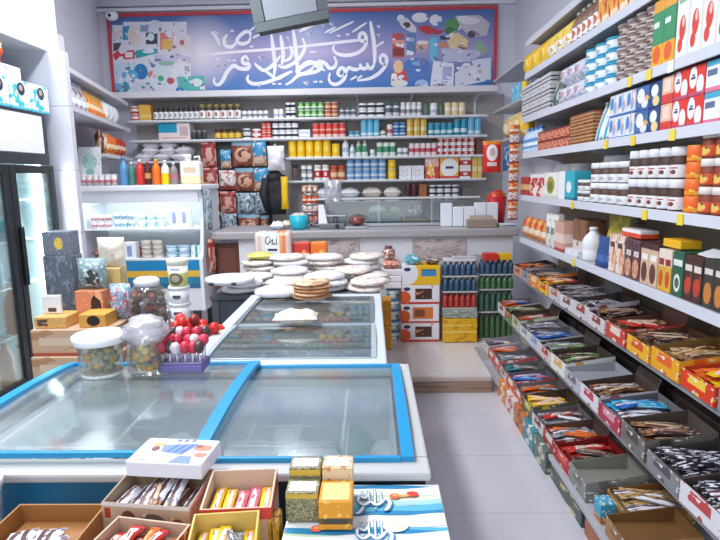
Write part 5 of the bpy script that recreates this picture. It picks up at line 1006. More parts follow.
for lst, z, xf, y0, y1, d in ((T1, .13, .913, 1.86, 4.52, .27), (T2, .45, 1.064, 1.55, 4.52, .27), (T3, .75, 1.194, 1.60, 4.56, .27)):
    st = (y1-y0)/len(lst)
    for k, (c1, c2, ci, bars, lab) in enumerate(lst):
        w = st-.012; rz = -PI/2+RN.uniform(-.055, .055); xo = .0
        if lst is T1 and k == 1: xo = .09
        h = (.105, .095, .115, .10)[k % 4]
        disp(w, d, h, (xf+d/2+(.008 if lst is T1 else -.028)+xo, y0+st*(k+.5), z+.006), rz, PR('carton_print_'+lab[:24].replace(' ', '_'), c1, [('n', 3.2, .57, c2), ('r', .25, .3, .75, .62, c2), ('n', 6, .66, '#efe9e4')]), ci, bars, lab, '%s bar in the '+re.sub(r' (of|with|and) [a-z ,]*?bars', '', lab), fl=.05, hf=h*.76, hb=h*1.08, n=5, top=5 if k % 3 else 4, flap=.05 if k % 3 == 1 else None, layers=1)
bx_ = ob('candy_box', MB().box(-.03, -.035, 0, .03, .035, .09, 0, .003).mesh('candy_box', PR('bluebox', '#37a4cf', [('b', .0, .3, '#c9743a'), ('n', 5, .6, '#e9e3b0')])), None, (.955, 2.155, .131)); tag(bx_, 'small blue box beside the brown carton of gold bars', 'box')
for k in range(5):
    dd = .165; y = 1.72+k*.57
    solo('spare_carton', MB().box(-.09, -.26, 0, .09, .26, .10, 0, .005), C(('#4a3a34', '#5a4a44', '#3f3634', '#55453c', '#4a4240')[k], .6), ('nearest of the dark closed cartons at the back of the second lowest shelf', 'dark closed carton second from the near end behind the second lowest shelf trays', 'middle one of the dark closed cartons at the back of the second lowest shelf', 'dark closed carton second from the far end behind the second lowest shelf trays', 'farthest of the dark closed cartons at the back of the second lowest shelf')[k], 'carton', (1.475, y, .451))
for k, (y, c, c2, w, lab) in enumerate(((2.05, '#a5623a', '#5a4030', .40, 'orange brown flat box on the floor under the lowest shelf, nearest one'), (2.50, '#4a5a56', '#c8b880', .42, 'dark green flat box on the floor under the lowest shelf'))):
    solo('flat_box', MB().box(-.14, -w/2, 0, .14, w/2, .095, 0, .004), PR('flatbox%d' % k, c, [('n', 4, .6, c2)]), lab, 'box', (1.055, y, .001))
for k, (c, c2, lab) in enumerate((('#5e7068', '#c9c4a8', 'grey green'), ('#3f8a94', '#d8e0dc', 'teal'), ('#c9783a', '#7a4a30', 'orange brown'), ('#dcd4d0', '#c84a3a', 'white and red'), ('#e08a3c', '#f0e4d8', 'bright orange'), ('#d8605a', '#f0e6e4', 'salmon red'), ('#e8e2e0', '#d8685e', 'pale pink'), ('#c8504a', '#e9d8d0', 'brick red'))):
    y = 2.735+.2215*(k+.5); zz = 0 if y < 3.9 else .119
    if abs(y-3.9) < .11: y = 3.80
    h = .129-zz if zz == 0 else .0
    if h > .05: solo('base_carton', MB().box(-.14, -.104, 0, .14, .104, h, 0, .004), PR('basec%d' % k, c, [('n', 3, .56, c2), ('r', .2, .3, .8, .7, c2)]), lab+' closed carton on the floor under the far trays on the right', 'carton', (1.035, y, .001))

# ---------------------------------------------------------------- stacks in front of the counter
PK['biscbox'] = ('#ecebf0', [('d', 1.2, 1.45, '#ecebf0'), ('r', .36, .25, .8, .82, '#4a2a26'), ('e', .08, .35, .16, .34, '#e2602c'), ('b', .0, .12, '#d8443a'), ('e', .14, .8, .09, .1, '#2c4060'), ('n', 6, .68, '#d88a5a')])
PK['biscbox2'] = ('#ecebf0', [('r', .30, .22, .84, .84, '#e07a34'), ('r', .36, .34, .62, .72, '#8a4a30'), ('e', .08, .35, .16, .34, '#e2602c'), ('b', .0, .1, '#d8443a'), ('e', .14, .8, .09, .1, '#2c4060')])
PK['yelbisc'] = ('#f4c01c', [('d', -.9, -.15, '#f4c01c'), ('e', .12, .6, .3, .6, '#eceef4'), ('r', .5, .45, .9, .82, '#3f8cc0'), ('r', .52, .76, .88, .82, '#2f5a34'), ('e', .14, .82, .09, .1, '#2c4060')])
zb = .120
for k, (m, lab) in enumerate((('biscbox', 'white and orange biscuit carton with dark window at the bottom of its stack'), ('biscbox2', 'white and orange biscuit carton with orange picture, second from the bottom'), ('biscbox', 'white and orange biscuit carton with dark window, third from the bottom'), ('yelbisc', 'yellow biscuit carton on top of the white and orange stack'))):
    solo('biscuit_carton', MB().box(-.165, -.11, 0, .165, .11, .168, 0, .004), M(m), lab, 'carton', (.425+RN.uniform(-.006, .006), 4.89, zb+k*.1695))
for k, (x, w, h, c, lab) in enumerate(((.36, .15, .075, '#4fa3b0', 'teal bag on top of the yellow biscuit carton'), (.53, .13, .055, '#6a5248', 'brown bag on top of the yellow biscuit carton'))):
    solo('snack_bag', MB().pouch(w, h, .15, True, seed=100+k, wob=.12), PR('snk%d' % k, c, [('n', 4, .57, '#dfe6e6')], 'xy'), lab, 'bag', (x, 4.88, .7995))
zz = .120
for k in range(5):
    p = product('tub', .125, .125, .094, [PR('smalltub', '#e9eef0', [('b', .15, .6, '#4f9aa8'), ('e', .5, .35, .25, .2, '#e6efe0')]) if k == 0 else bpy.data.materials['smalltub'], C('#3f86b8')]); p.put((.185, 4.86, zz+.001+k*.0955), 0, 'teal and white tub with blue lid in the stack left of the biscuit cartons', 'tub', 'teal and white tubs')
zz += 5*.0955+.002
for k in range(3): solo('white_packet', MB().box(-.09, -.08, 0, .09, .08, .055, 0, .008), C('#ece6ea'), 'white packet lying on the stack of teal and white tubs', 'packet', (.175, 4.86, zz+k*.0565), (0, 0, RN.uniform(-.1, .1)), 'white packets on the tubs')
zz += 3*.0565
solo('orange_packet', MB().pouch(.17, .075, .15, True, seed=104), PR('orpk', '#e2a08a', [('n', 4, .54, '#b8583c'), ('n', 5, .62, '#f3dccf')], 'xy'), 'orange pink packet on the white packets left of the biscuit stack', 'packet', (.17, 4.86, zz+.001))
jr = thing('candy_jar', 'small round jar of brown pink sweets topping the packets left of the biscuit stack', 'jar', (.15, 4.86, zz+.077)); part('body', MB().lathe([(.045, 0), (.058, .03), (.055, .085), (.03, .10)], 14), PR('candyjar', '#a5665a', [('n', 5, .55, '#e8d4cc')], rough=.2), jr); part('lid', MB().lathe([(.034, .1), (.034, .118), (0, .118)], 12), C('#7d4a48'), jr)
solo('amber_carton', MB().box(-.045, -.1, 0, .045, .1, .42, 0, .004), PR('ambc', '#e59a1e', [('b', .48, .52, '#b86a14'), ('n', 5, .62, '#f0c040')]), 'tall amber carton standing beside the end of the lengthways freezer', 'carton', (.115, 4.66, zb))
def bottle_pack(x, y, z, n, w, h, cb, ccap, lab, film=True, rows=2):
    o = thing('bottle_pack', lab, 'bottle pack', (x, y, z)); bw = w/n
    part('tray', MB().box(-w/2, -rows*bw/2, 0, w/2, rows*bw/2, .012, 0, .002), C('#c9c8c4'), o)
    p = product('bottle', bw*.95, bw*.95, h-.014, [C(cb, .25), C(ccap)], False)
    for i in range(n):
        for j in range(rows): ob('bottle', p.main, o, (-w/2+bw*(i+.5), -rows*bw/2+bw*(j+.5), .0125))
    return o
cr_ = thing('drinks_crate', 'yellow shrink wrapped drinks crate at the bottom of the left bottle stack', 'crate', (.765, 4.83, zb)); part('body', MB().box(-.15, -.09, 0, .15, .09, .215, 0, .01), PR('yelcr', '#eab420', [('b', .42, .47, '#f7dc80'), ('b', .7, .74, '#f7dc80'), ('n', 7, .62, '#c98f18')], rough=.2), cr_)
solo('cloth_pack', MB().box(-.15, -.09, 0, .15, .09, .07, 0, .01), PR('gg', '#8d948a', [('n', 6, .55, '#b9bcb4')]), 'grey green flat pack between the yellow crate and the red capped bottles', 'pack', (.765, 4.83, .337))
bottle_pack(.765, 4.83, .409, 6, .30, .145, '#b9483e', '#c8382f', 'pack of short red bottles in the left bottle stack')
bottle_pack(.765, 4.83, .556, 6, .30, .135, '#3f5f78', '#7fae5a', 'pack of dark blue bottles with green caps in the left bottle stack')
bottle_pack(.765, 4.83, .693, 6, .30, .135, '#46607f', '#46607f', 'pack of dark blue bottles on top of the left bottle stack')
bottle_pack(1.09, 4.87, .121, 6, .30, .24, '#55704f', '#3f5a44', 'pack of dark green bottles at the bottom of the right bottle stack')
bottle_pack(1.09, 4.87, .363, 6, .30, .2, '#4a6a58', '#3f5a4a', 'pack of green bottles in the middle of the right bottle stack')
bottle_pack(1.09, 4.87, .565, 6, .30, .13, '#527a54', '#3f6a4a', 'pack of light green bottles third from the bottom of the right bottle stack')
bottle_pack(1.09, 4.87, .697, 6, .30, .135, '#45607a', '#3f5570', 'pack of dark blue bottles on top of the right bottle stack')
for k, (x, y, z, w, d, h, c, lab) in enumerate(((.76, 4.83, .829, .28, .1, .022, '#dcd9dc', 'long white flat pack on top of the left bottle stack'), (.80, 4.83, .852, .2, .08, .018, '#c4c2c6', 'grey flat pack topping the left bottle stack'), (1.03, 4.84, .833, .12, .1, .06, '#cf2f28', 'red packet on top of the right bottle stack'), (1.16, 4.86, .833, .1, .1, .055, '#f0c020', 'yellow packet on top of the right bottle stack'))):
    solo('flat_packet', MB().box(-w/2, -d/2, 0, w/2, d/2, h, 0, .004), C(c), lab, 'packet', (x, y, z))

# ---------------------------------------------------------------- flat bread
BR = PR('bread_in_bag', '#f0ebe8', [('n', 5, .54, '#e4d2c0'), ('n', 7, .64, '#cfae90')], 'xy', .3); BW = PR('white_bread_bag', '#f2f0f4', [('n', 5, .58, '#dedbe4')], 'xy', .3)
def disc(rx, ry, h, seed): 
    m = MB(); r = random.Random(seed); n = 18; vs = []
    pr = [(.0, 0), (.85, 0), (1, .3), (.97, .75), (.6, 1), (.0, 1.03)]
    for q, zq in pr:
        for a in range(n):
            t = 2*PI*a/n; k = 1+.05*math.sin(3*t+seed)+.03*r.uniform(-1, 1); vs.append((rx*q*k*math.cos(t), ry*q*k*math.sin(t), h*zq*(1+.12*r.uniform(-1, 1) if 0 < zq else 1)))
    fs = [(j*n+a, j*n+(a+1) % n, (j+1)*n+(a+1) % n, (j+1)*n+a) for j in range(len(pr)-1) for a in range(n)]
    return m.add(vs, fs, 0, True)
dm = [disc(.135, .12, .034, s) for s in range(4)]; dme = [m.mesh('flatbread_bag', BR if i % 2 else BW) for i, m in enumerate(dm)]
q = 0
def heap(z, spots, lab, dz=0.0):
    global q
    for x, y in spots:
        o = ob('flatbread_bag', dme[q % 4], None, (x, y, z+dz), (RN.uniform(-.03, .03), RN.uniform(-.03, .03), RN.uniform(0, 6))); tag(o, lab, 'bread', lab); q += 1
g1, g2 = 'bagged flat bread in the heap on the front dark table', 'bagged flat bread in the heap on the rear brown table'
for L in range(2): heap(.852+.037*L, [(-.84+.265*i+.03*L, 3.50) for i in range(4)], g1); heap(.852+.037*L, [(-.80+.265*i, 3.735) for i in range(4)], g1)
heap(.852+.074, [(-.55, 3.74), (-.12, 3.74), (-.3, 3.52)], g1)
for L in range(3): heap(.862+.037*L, [(-.80+.255*i-.02*L, 4.06) for i in range(4)], g2)
for L in range(2): heap(.862+.037*L, [(-.55+.26*i, 4.30) for i in range(2)], g2)
heap(.862+.111, [(-.62, 4.07), (-.34, 4.05), (-.03, 4.06)], g2)
wt = thing('bread_tray', 'round white tray with dark handles at the left end of the bread heap', 'tray', (-.875, 3.40, .927)); part('tray', MB().lathe([(.13, 0), (.15, .012), (.155, .03), (.145, .034), (.0, .036)], 20), C('#eeeef2', .4), wt)
for a in (-.5, .35): part('handle', MB().blob(a*.16, -.15, .016, .018, .012, .01, 8), C('#2c2e34'), wt)
solo('flatbread_bag', disc(.13, .1, .05, 9), BW, 'white bag of flat bread at the far left corner of the lengthways freezer', 'bread', (-.555, 3.20, .883))
for k in range(5): solo('pita_bread', disc(.115, .1, .019, 20+k), PR('pita%d' % k, ('#c8966a', '#d9b088', '#c68f60', '#dcb48c', '#e2c4a4')[k], [('n', 5, .6, '#a8703f')], 'xy', .6), 'round brown pita bread in the stack on the far end of the lengthways freezer', 'bread', (-.345, 3.14, .883+k*.0195), (0, 0, k), 'stacked pita breads')
solo('bread_roll_bag', MB().pouch(.21, .06, .13, True, seed=110, wob=.1), PR('rollbag', '#efe6dc', [('n', 3, .6, '#e2ceb8')], 'xy'), 'white bag of bread alone in the middle of the lengthways freezer lid', 'bread', (-.36, 2.56, .882), (0, 0, .05))
op = thing('tissue_pack', 'large clear pack with a white label and orange right end behind the bread heap', 'tissue pack', (-.775, 4.45, .862))
part('body', MB().box(-.145, -.09, 0, .145, .07, .285, 0, .03), PR('tissuepk', '#d9c6c0', [('r', .62, 0, .86, 1, '#e08654'), ('r', .7, 0, .76, 1, '#eba578'), ('r', .0, 0, .1, 1, '#e9dcd8'), ('r', .2, 0, .27, 1, '#eee6e4')], rough=.25), op)
lb = MB().box(-.062, -.0925, .09, .055, -.0905, .268); part('label', lb, C('#f1f2f6', .4), op, 'white label')
pl2 = lambda u, v, off: (u, -.0925-off, v); wl = MB()
for w, pts in ((.008, [(-.02, .238), (-.035, .25), (-.05, .232), (-.053, .205), (-.042, .188), (-.028, .196), (-.018, .22), (-.02, .238)]), (.007, [(-.018, .2), (-.006, .215), (.004, .225), (-.002, .2), (.01, .192), (.02, .205)]), (.007, [(.034, .24), (.032, .215), (.030, .195), (.04, .19)]), (.005, [(-.012, .188), (.015, .186), (.044, .188)]), (.008, [(.036, .258), (.041, .25)])): wl.ribbon(pts, w, pl2, .001)
wl.box(-.04, -.0935, .135, .036, -.0927, .152); part('lettering', wl, C('#2c3a52'), op)
for k, (x, w, c, lab) in enumerate(((-.56, .14, 'chipsred', 'red packet with yellow centre behind the bread heap'), (-.42, .13, 'chipsorange', 'orange packet right of the red packet behind the bread heap'))):
    solo('snack_bag', MB().box(-w/2, -.05, 0, w/2, .05, .19, 0, .012), M(c), lab, 'packet', (x, 4.48, .862))
solo('green_packet', MB().pouch(.2, .05, .16, True, seed=113), C('#c9c46a'), 'yellow green packet on the left of the rear bread heap', 'packet', (-.82, 4.07, .976), (0, 0, .3))
pkb = thing('pink_bottle', 'pink bottle standing left of the lengthways freezer', 'bottle', (-.93, 3.14, .0)); pkb.name = 'pink_bottle'
part('body', MB().lathe([(.05, 0), (.055, .03), (.055, .5), (.03, .62), (.025, .66)], 14), C('#d98a94'), pkb); part('cap', MB().lathe([(.03, .66), (.03, .71), (0, .71)], 12), C('#e9e2e6'), pkb)

# ---------------------------------------------------------------- clutter between the fridge and the freezers
KBX = PR('kraft_print', '#c9a98a', [('n', 3, .58, '#b58a6a'), ('b', .0, .12, '#b5553f'), ('r', .1, .4, .5, .7, '#d8c3a8')])
def bxs(x, y, z, w, d, h, mat, lab, cat='carton', nm='stock_carton', rz=0.0): return solo(nm, MB().box(-w/2, -d/2, 0, w/2, d/2, h, 0, .005), M(mat) if isinstance(mat, str) else mat, lab, cat, (x, y, z), (0, 0, rz))
bxs(-1.56, 2.95, 0, .44, .4, .52, PR('kraft2', '#b89878', [('n', 3, .6, '#a08060')]), 'plain brown carton on the floor under the clutter beside the fridge')
bxs(-1.56, 2.95, .521, .44, .36, .135, KBX, 'beige printed carton low in the pile beside the fridge')
bxs(-1.57, 2.96, .657, .42, .34, .14, KBX, 'beige printed carton upper in the pile beside the fridge')
bxs(-1.69, 2.90, .798, .17, .16, .06, PR('yelbk', '#d8a868', [('r', .1, .2, .45, .8, '#5a4a48'), ('n', 8, .6, '#f0c45a')]), 'flat yellow and dark packet on the beige cartons', 'packet', 'snack_packet')
bxs(-1.47, 2.90, .798, .14, .14, .07, PR('ylbk', '#d9a24a', [('e', .55, .5, .25, .4, '#2f2420')]), 'yellow box with a dark picture on the beige cartons', 'box', 'snack_box')
bxs(-1.72, 3.06, .798, .16, .12, .36, PR('greybag', '#606876', [('n', 7, .58, '#7d8894'), ('n', 11, .64, '#464e5c')]), 'tall dark grey pack right beside the fridge door', 'pack', 'pet_food_pack')
bxs(-1.72, 3.06, 1.159, .15, .11, .13, PR('greytin', '#6f7684', [('e', .6, .5, .16, .25, '#e2c04a'), ('n', 9, .62, '#9aa1b0')]), 'grey box with a yellow dot on top of the dark grey pack', 'box', 'pet_food_box')
bxs(-1.715, 2.905, .859, .10, .02, .10, PR('whcard', '#ecebf0', [('r', .3, .1, .75, .32, '#5a3f44')]), 'small white card in front of the dark grey pack', 'card', 'small_card')
bxs(-1.545, 3.03, .798, .15, .14, .17, PR('orbox', '#d98a62', [('e', .75, .45, .2, .4, '#3a2622'), ('n', 4, .6, '#e9b088')]), 'orange brown box with a black oval in the clutter beside the fridge', 'box', 'snack_box')
solo('teal_bag', MB().pouch(.17, .1, .17, seed=120, wob=.12), PR('tealb', '#7f9a9e', [('e', .6, .4, .22, .26, '#38464a'), ('n', 8, .6, '#cfdadb')]), 'grey teal bag on top of the orange brown box', 'bag', (-1.545, 3.03, .969))
solo('cream_bag', MB().pouch(.16, .08, .17, seed=121, wob=.14), PR('creamb', '#e6dccb', [('n', 8, .64, '#c8b894')]), 'cream bag above the teal bag in front of the cooler', 'bag', (-1.49, 3.16, 1.07))
bxs(-1.49, 3.16, .798, .12, .10, .27, 'beigebag', 'beige pack standing behind the orange brown box', 'pack', 'snack_pack')
solo('candy_bag', MB().pouch(.12, .08, .2, seed=122, wob=.12), PR('candybag', '#86aecb', [('n', 8, .58, '#d85a6c'), ('n', 10, .6, '#eef2f6')]), 'blue and red candy bag beside the big clear jar', 'bag', (-1.395, 3.02, .798))
# crate carrying jar and tubs
bxs(-1.145, 3.0, 0, .36, .30, .62, PR('crate2', '#a8947f', [('h', 6, .5, '#8d7a66')]), 'brown slatted carton on the floor under the big clear jar')
sb = thing('white_bucket', 'white bucket under the big clear jar of brown sweets', 'bucket', (-1.235, 3.0, .621)); part('body', MB().lathe([(.08, 0), (.088, .1)], 18), C('#ecebee'), sb); part('lid', MB().lathe([(.092, .1), (.092, .118), (0, .118)], 18), C('#dddce2'), sb)
bj = thing('sweet_jar', 'big clear jar with a white lid holding brown sweets', 'jar', (-1.235, 3.0, .740)); part('body', MB().lathe([(.085, 0), (.10, .03), (.104, .15), (.09, .23), (.06, .255)], 20), JARGL, bj); part('lid', MB().lathe([(.066, .25), (.068, .28), (.05, .292), (0, .292)], 18), C('#eef0f6'), bj)
sw = MB()
for k in range(130):
    r_ = .078*math.sqrt(RN.random()); a = RN.uniform(0, 6.28); sw.blob(r_*math.cos(a), r_*math.sin(a), .02+.19*RN.random(), .021, .021, .017, 6, k, .1, k % 4)
solo('sweets', sw, [C('#6a4230', .3), C('#b85a40', .3), C('#8f8478', .3), C('#4a332a', .3)], 'brown and red sweets filling the big clear jar', 'sweets', (-1.235, 3.0, .742))['kind'] = 'stuff'
TB = PR('tubprint', '#eceef0', [('r', .3, .35, .7, .6, '#3b3f48'), ('r', .38, .25, .62, .32, '#6a6e78')])
zt = .621
for k in range(5):
    h = .09 if k < 4 else .145
    m0 = TB if k < 4 else PR('greentub', '#c9d27a', [('b', .62, 1, '#f0f0f2'), ('e', .5, .34, .34, .3, '#6a6650'), ('e', .5, .36, .2, .16, '#a8a48c'), ('r', .28, .74, .72, .86, '#8f94a8')])
    p = product('tub', .115, .115, h, [m0, C('#e4e8ea' if k < 4 else '#d8dcc8')]); p.put((-1.055, 2.99, zt+.001), 0, 'white tub with dark print in the stack beside the big clear jar' if k < 4 else 'taller olive green and white tub topping the white tub stack', 'tub', 'white tubs beside the jar' if k < 4 else None); zt += h+.002
# lollipops
lp_m = {}
def lolly(loc, col, lab, g, h=.12, tilt=(0, 0), hr=.019):
    k = (col, h, hr)
    if k not in lp_m:
        a = MB().blob(0, 0, h, hr, hr, hr*1.15, 8, 1, .1); b = MB().tube([(0, 0, 0), (0, 0, h-.015)], .003, 6); lp_m[k] = Proto('lollipop', a.mesh('lollipop', C(col, .3)), (('stick', b.mesh('stick', C('#ecebf0'))),))
    lp_m[k].put(loc, RN.uniform(0, 6), lab, 'lollipop', g, tilt)
ps = thing('lollipop_stand', 'purple stand full of lollipops at the back corner of the near freezer', 'stand', (-.655, 1.86, .905)); part('tray', MB().box(-.078, -.05, 0, .078, .05, .028, 0, .006), C('#6a5f9a', .4), ps)
part('holder', MB().box(-.074, -.045, .03, .074, .045, .034), C('#8c86b4', .4), ps)
for k in range(18):
    x = -.655-.065+.026*(k % 6); y = 1.86-.03+.03*(k//6)
    lolly((x, y, .940), ('#c8324a', '#d8405a', '#d8c9d2', '#4a3a36')[(k*7) % 4 if k % 3 else 0], 'lollipop standing in the purple stand', 'lollipops in the purple stand', (.05, .068, .086)[k//6], (RN.uniform(-.12, .12), RN.uniform(-.12, .12)))
rs = thing('lollipop_tub', 'dark tub of red topped lollipops between the white tubs and the lengthways freezer', 'tub', (-.86, 2.5, 0)); part('body', MB().lathe([(.09, 0), (.115, .74), (.109, .74), (.10, .68), (0, .68)], 16), C('#5f5a58'), rs)
for k in range(22):
    a = k*2.4; r_ = .0205*math.sqrt(k); lolly((-.835+r_*.8*math.cos(a), 2.5+r_*math.sin(a), .682), ('#d8281f', '#e23a2c', '#c8261f', '#8f2a26')[k % 4], 'lollipop in the dark tub left of the lengthways freezer', 'lollipops in the dark tub', (.15, .19, .23)[k % 3], (RN.uniform(-.15, .15), RN.uniform(.1, .5)), .027)
# tubs on the near freezer
TZ = .904
ct_ = thing('sweet_tub', 'clear tub with a thick white rim on the back edge of the near freezer', 'tub', (-.925, 1.82, TZ)); part('body', MB().lathe([(.062, 0), (.068, .01), (.074, .115)], 20), JARGL, ct_); part('rim', MB().lathe([(.074, .112), (.086, .114), (.088, .138), (.08, .143), (.074, .138)], 20), C('#f0f0f4', .4), ct_); part('base', MB().lathe([(.064, -.0), (.069, .012), (.064, .013)], 18), C('#e6e6e2'), ct_)
cj_ = thing('sweet_jar', 'clear jar of yellow sweets covered by a crumpled white bag on the near freezer', 'jar', (-.775, 1.84, TZ)); part('body', MB().lathe([(.06, 0), (.066, .012), (.066, .12), (.05, .135)], 20), JARGL, cj_)
part('bag_cover', MB().blob(0, 0, .145, .082, .075, .048, 14, 7, .16), BAGGL, cj_, 'crumpled white bag')
for (cx, cy, hh, cols, lab) in ((-.925, 1.82, .075, ('#c8b858', '#9aa880', '#d8a838', '#8f9a8c'), 'yellow and grey green wrapped sweets in the clear tub'), (-.775, 1.84, .07, ('#d8a42c', '#c9ba5a', '#a06a8a', '#8f7f3a'), 'yellow and pink sweets in the bag covered jar')):
    s_ = MB()
    for k in range(70):
        r_ = .048*math.sqrt(RN.random()); a = RN.uniform(0, 6.28); s_.blob(r_*math.cos(a), r_*math.sin(a), .014+hh*RN.random(), .014, .013, .011, 6, k, .15, k % 4)
    solo('sweets', s_, [C(c, .35) for c in cols], lab, 'sweets', (cx, cy, TZ+.003))['kind'] = 'stuff'

# ---------------------------------------------------------------- on top of the fridge
for k in range(5):
    bxs(-2.16, 2.845+k*.205, 1.99, .19, .12, .175, 'turqpack', 'turquoise and white pack with a small dark picture in the row on the fridge edge', 'pack', 'tissue_pack', PI/2)['group'] = 'turquoise packs on the fridge'
for k in range(3): bxs(-2.20, 2.93+k*.24, 2.167, .22, .16, .075, 'whitepack', 'white flat pack lying on the turquoise packs on the fridge', 'pack', 'flat_pack', PI/2)['group'] = 'white packs on the fridge'
wsx = thing('high_shelf', 'grey bracket shelf high on the wall above the fridge', 'shelf', (-2.1, 2.6, 2.40)); part('board', MB().box(-.79, -.4, 0, 0, 1.19, .03, 0, .004), C('#cfd0d8', .4), wsx)
for y in (-.2, .8): part('bracket', MB().extr([(-.79, -.001), (-.1, -.001), (-.79, -.25)], y, y+.015, 'y'), C('#c4c6ce'), wsx)
for k in range(4): solo('white_bag', MB().pouch(.17, .12, .24, seed=130+k, wob=.1), PR('hiwhite', '#e6e4ea', [('n', 4, .6, '#c9b8a0'), ('n', 5, .66, '#8d8a98')]) if k == 0 else bpy.data.materials['hiwhite'], 'white bag in the row on the high shelf above the fridge', 'bag', (-2.2, 2.75+k*.2, 2.431), (0, 0, PI/2), 'white bags on the high shelf')
for k in range(3): solo('orange_bag', MB().pouch(.19, .1, .22, seed=134+k, wob=.1), M('orangepack'), 'orange bag standing on the packs on the fridge under the high shelf', 'bag', (-2.2, 2.70+k*.2, 2.239), (0, 0, PI/2), 'orange bags above the fridge') if k < 0 else None
solo('orange_bag', MB().pouch(.24, .1, .155, seed=134, wob=.1), M('orangepack'), 'orange bag squeezed under the high shelf above the fridge', 'bag', (-2.12, 3.22, 2.243), (0, 0, PI/2))
cdl = thing('wall_carton', 'small yellow and grey carton on top of the slanting shelves', 'carton', (-2.42, 4.38, 2.371)); part('body', MB().box(-.08, -.07, 0, .1, .07, .28, 0, .004), PR('wallc', '#dcdce4', [('r', .5, .1, .9, .85, '#f0cf96')]), cdl)

# ---------------------------------------------------------------- sweet boxes on the front table
FZ = .701
disp(.19, .27, .165, (-.672, .965, FZ), 0, C('#b8834a', .6), '#a8743f', ('w_white', 'w_white', 'w_white'), 'large open brown cardboard carton at the front left', '%s wrapper in the large brown carton at the front left', fl=.125, n=5, top=9, blen=.42, layers=1)
WAF = PR('wafer_print', '#ece6e2', [('b', .0, .9, '#cdb396'), ('e', .3, .74, .09, .12, '#7a4a38'), ('e', .58, .7, .17, .14, '#6f665e'), ('e', .86, .68, .1, .12, '#8f4a36'), ('r', .03, .76, .1, .88, '#b8452c'), ('n', 9, .66, '#efe4d8')])
disp(.195, .135, .198, (-.470, 1.128, FZ), -.12, WAF, '#a08a70', ('w_white', 'w_white', 'w_brown', 'w_white'), 'white wafer carton with rock print beneath the flat white box', '%s wafer bar in the white wafer carton', fl=.15, hf=.185, hb=.198, n=6, top=4, blen=.8)
wbx = thing('wafer_box', 'flat white box with blue wafer picture lying on the wafer carton', 'box', (-.458, 1.195, .9035), -.10)
part('body', MB().box(-.088, -.058, 0, .088, .058, .036, 0, .003), C('#eeeff6', .4), wbx)
pt = MB(); pz = .0366
pt.add([(-.035, -.01, pz), (.03, -.025, pz), (.055, .045, pz), (-.04, .03, pz)], [(0, 1, 2, 3)], 0)
for k in range(3): pt.add([(-.02+.02*k, -.012, pz+.0003), (-.012+.02*k, -.014, pz+.0003), (.005+.02*k, .036, pz+.0003), (-.003+.02*k, .034, pz+.0003)], [(0, 1, 2, 3)], 1)
def ell(cx, cy, rx, ry, mi, e=.0002): pt.add([(cx+rx*math.cos(2*PI*a/16), cy+ry*math.sin(2*PI*a/16), pz+e) for a in range(16)], [tuple(range(16))], mi)
ell(-.055, .02, .016, .022, 2); ell(-.055, .03, .018, .011, 3, .0004); ell(-.055, .005, .011, .014, 4, .0005)
pt.add([(.01, -.07, pz), (.07, -.07, pz), (.06, -.03, pz), (.025, -.03, pz)], [(0, 1, 2, 3)], 0); ell(.072, .02, .026, .018, 5); ell(.08, -.02, .017, .014, 5); ell(.06, .028, .01, .008, 4, .0004)
for k in range(3): pt.add([(-.015+.02*k, .052, pz), (-.004+.02*k, .052, pz), (-.002+.02*k, .066, pz), (-.013+.02*k, .066, pz)], [(0, 1, 2, 3)], 6)
for k in range(5): pt.add([(-.09+.007*k, -.062, pz), (-.085+.007*k, -.062, pz), (-.085+.007*k, -.056, pz), (-.09+.007*k, -.056, pz)], [(0, 1, 2, 3)], 7)
pt.xf(Matrix.Diagonal((.86, .80, 1, 1))); part('picture', pt, [C('#7f97d0'), C('#4f6db4'), C('#d8d2d8'), C('#e0b070'), C('#8a5a50'), C('#c88a74'), C('#6d7c94'), C('#c87a8a')], wbx, 'blue and brown wafer picture')
disp(.16, .10, .178, (-.452, .972, FZ), -.18, PR('redsmall', '#b5463a', [('n', 4, .55, '#d8c4a8')]), '#c9b49a', ('w_red', 'w_red', 'w_orange'), 'small open carton of red wrapped bars at the bottom edge', '%s wrapped bar in the small carton of red bars', fl=.145, n=6, top=4, blen=.8)
disp(.145, .13, .19, (-.287, 1.105, FZ), .06, PR('redrim', '#d84a3c', [('b', .0, .8, '#d8b49a')]), '#cdb6a0', ('w_yellow', 'w_yellow', 'w_pink', 'w_pink', 'w_yellow'), 'red rimmed carton of yellow and pink bars in front of the near freezer', '%s wrapped bar in the red rimmed carton', fl=.155, hb=.205, n=5, top=0, blen=.88)
yb = disp(.13, .115, .188, (-.292, .975, FZ), .10, C('#f2c81c', .4), '#d8bc62', ('w_yellow', 'w_grey', 'w_yellow'), 'bright yellow open carton at the bottom edge of the front table', '%s wrapped bar in the bright yellow carton', fl=.14, hf=.165, n=5, top=4, blen=.85)
bxs(-.206, 1.06, FZ, .022, .05, .165, PR('goldside', '#c8921e', [('n', 5, .55, '#6a4a1c')]), 'narrow gold and brown packet right of the bright yellow carton', 'packet', 'snack_packet')
def teabox(x, y, z, w, d, h, topc, bodyl, lab):
    o = thing('tea_box', lab, 'box', (x, y, z)); part('body', MB().box(-w/2, -d/2, 0, w/2, d/2, h, 0, .002), bodyl, o)
    part('lid_label', MB().box(-w/2+.006, -d/2+.006, h+.0004, w/2-.006, d/2-.012, h+.0014), topc, o); return o
TBK = PR('teab', '#8f8a64', [('n', 12, .56, '#57543f'), ('n', 15, .6, '#d0c794'), ('b', .8, .95, '#d8b03a')])
TZ2 = .8475
teabox(-.150, 1.150, TZ2, .068, .054, .086, C('#f0ede6'), TBK, 'white topped olive tea box, rear one of the pair')
teabox(-.150, 1.090, TZ2, .068, .054, .064, C('#f2f0ec'), TBK, 'white topped olive tea box, front one of the pair')
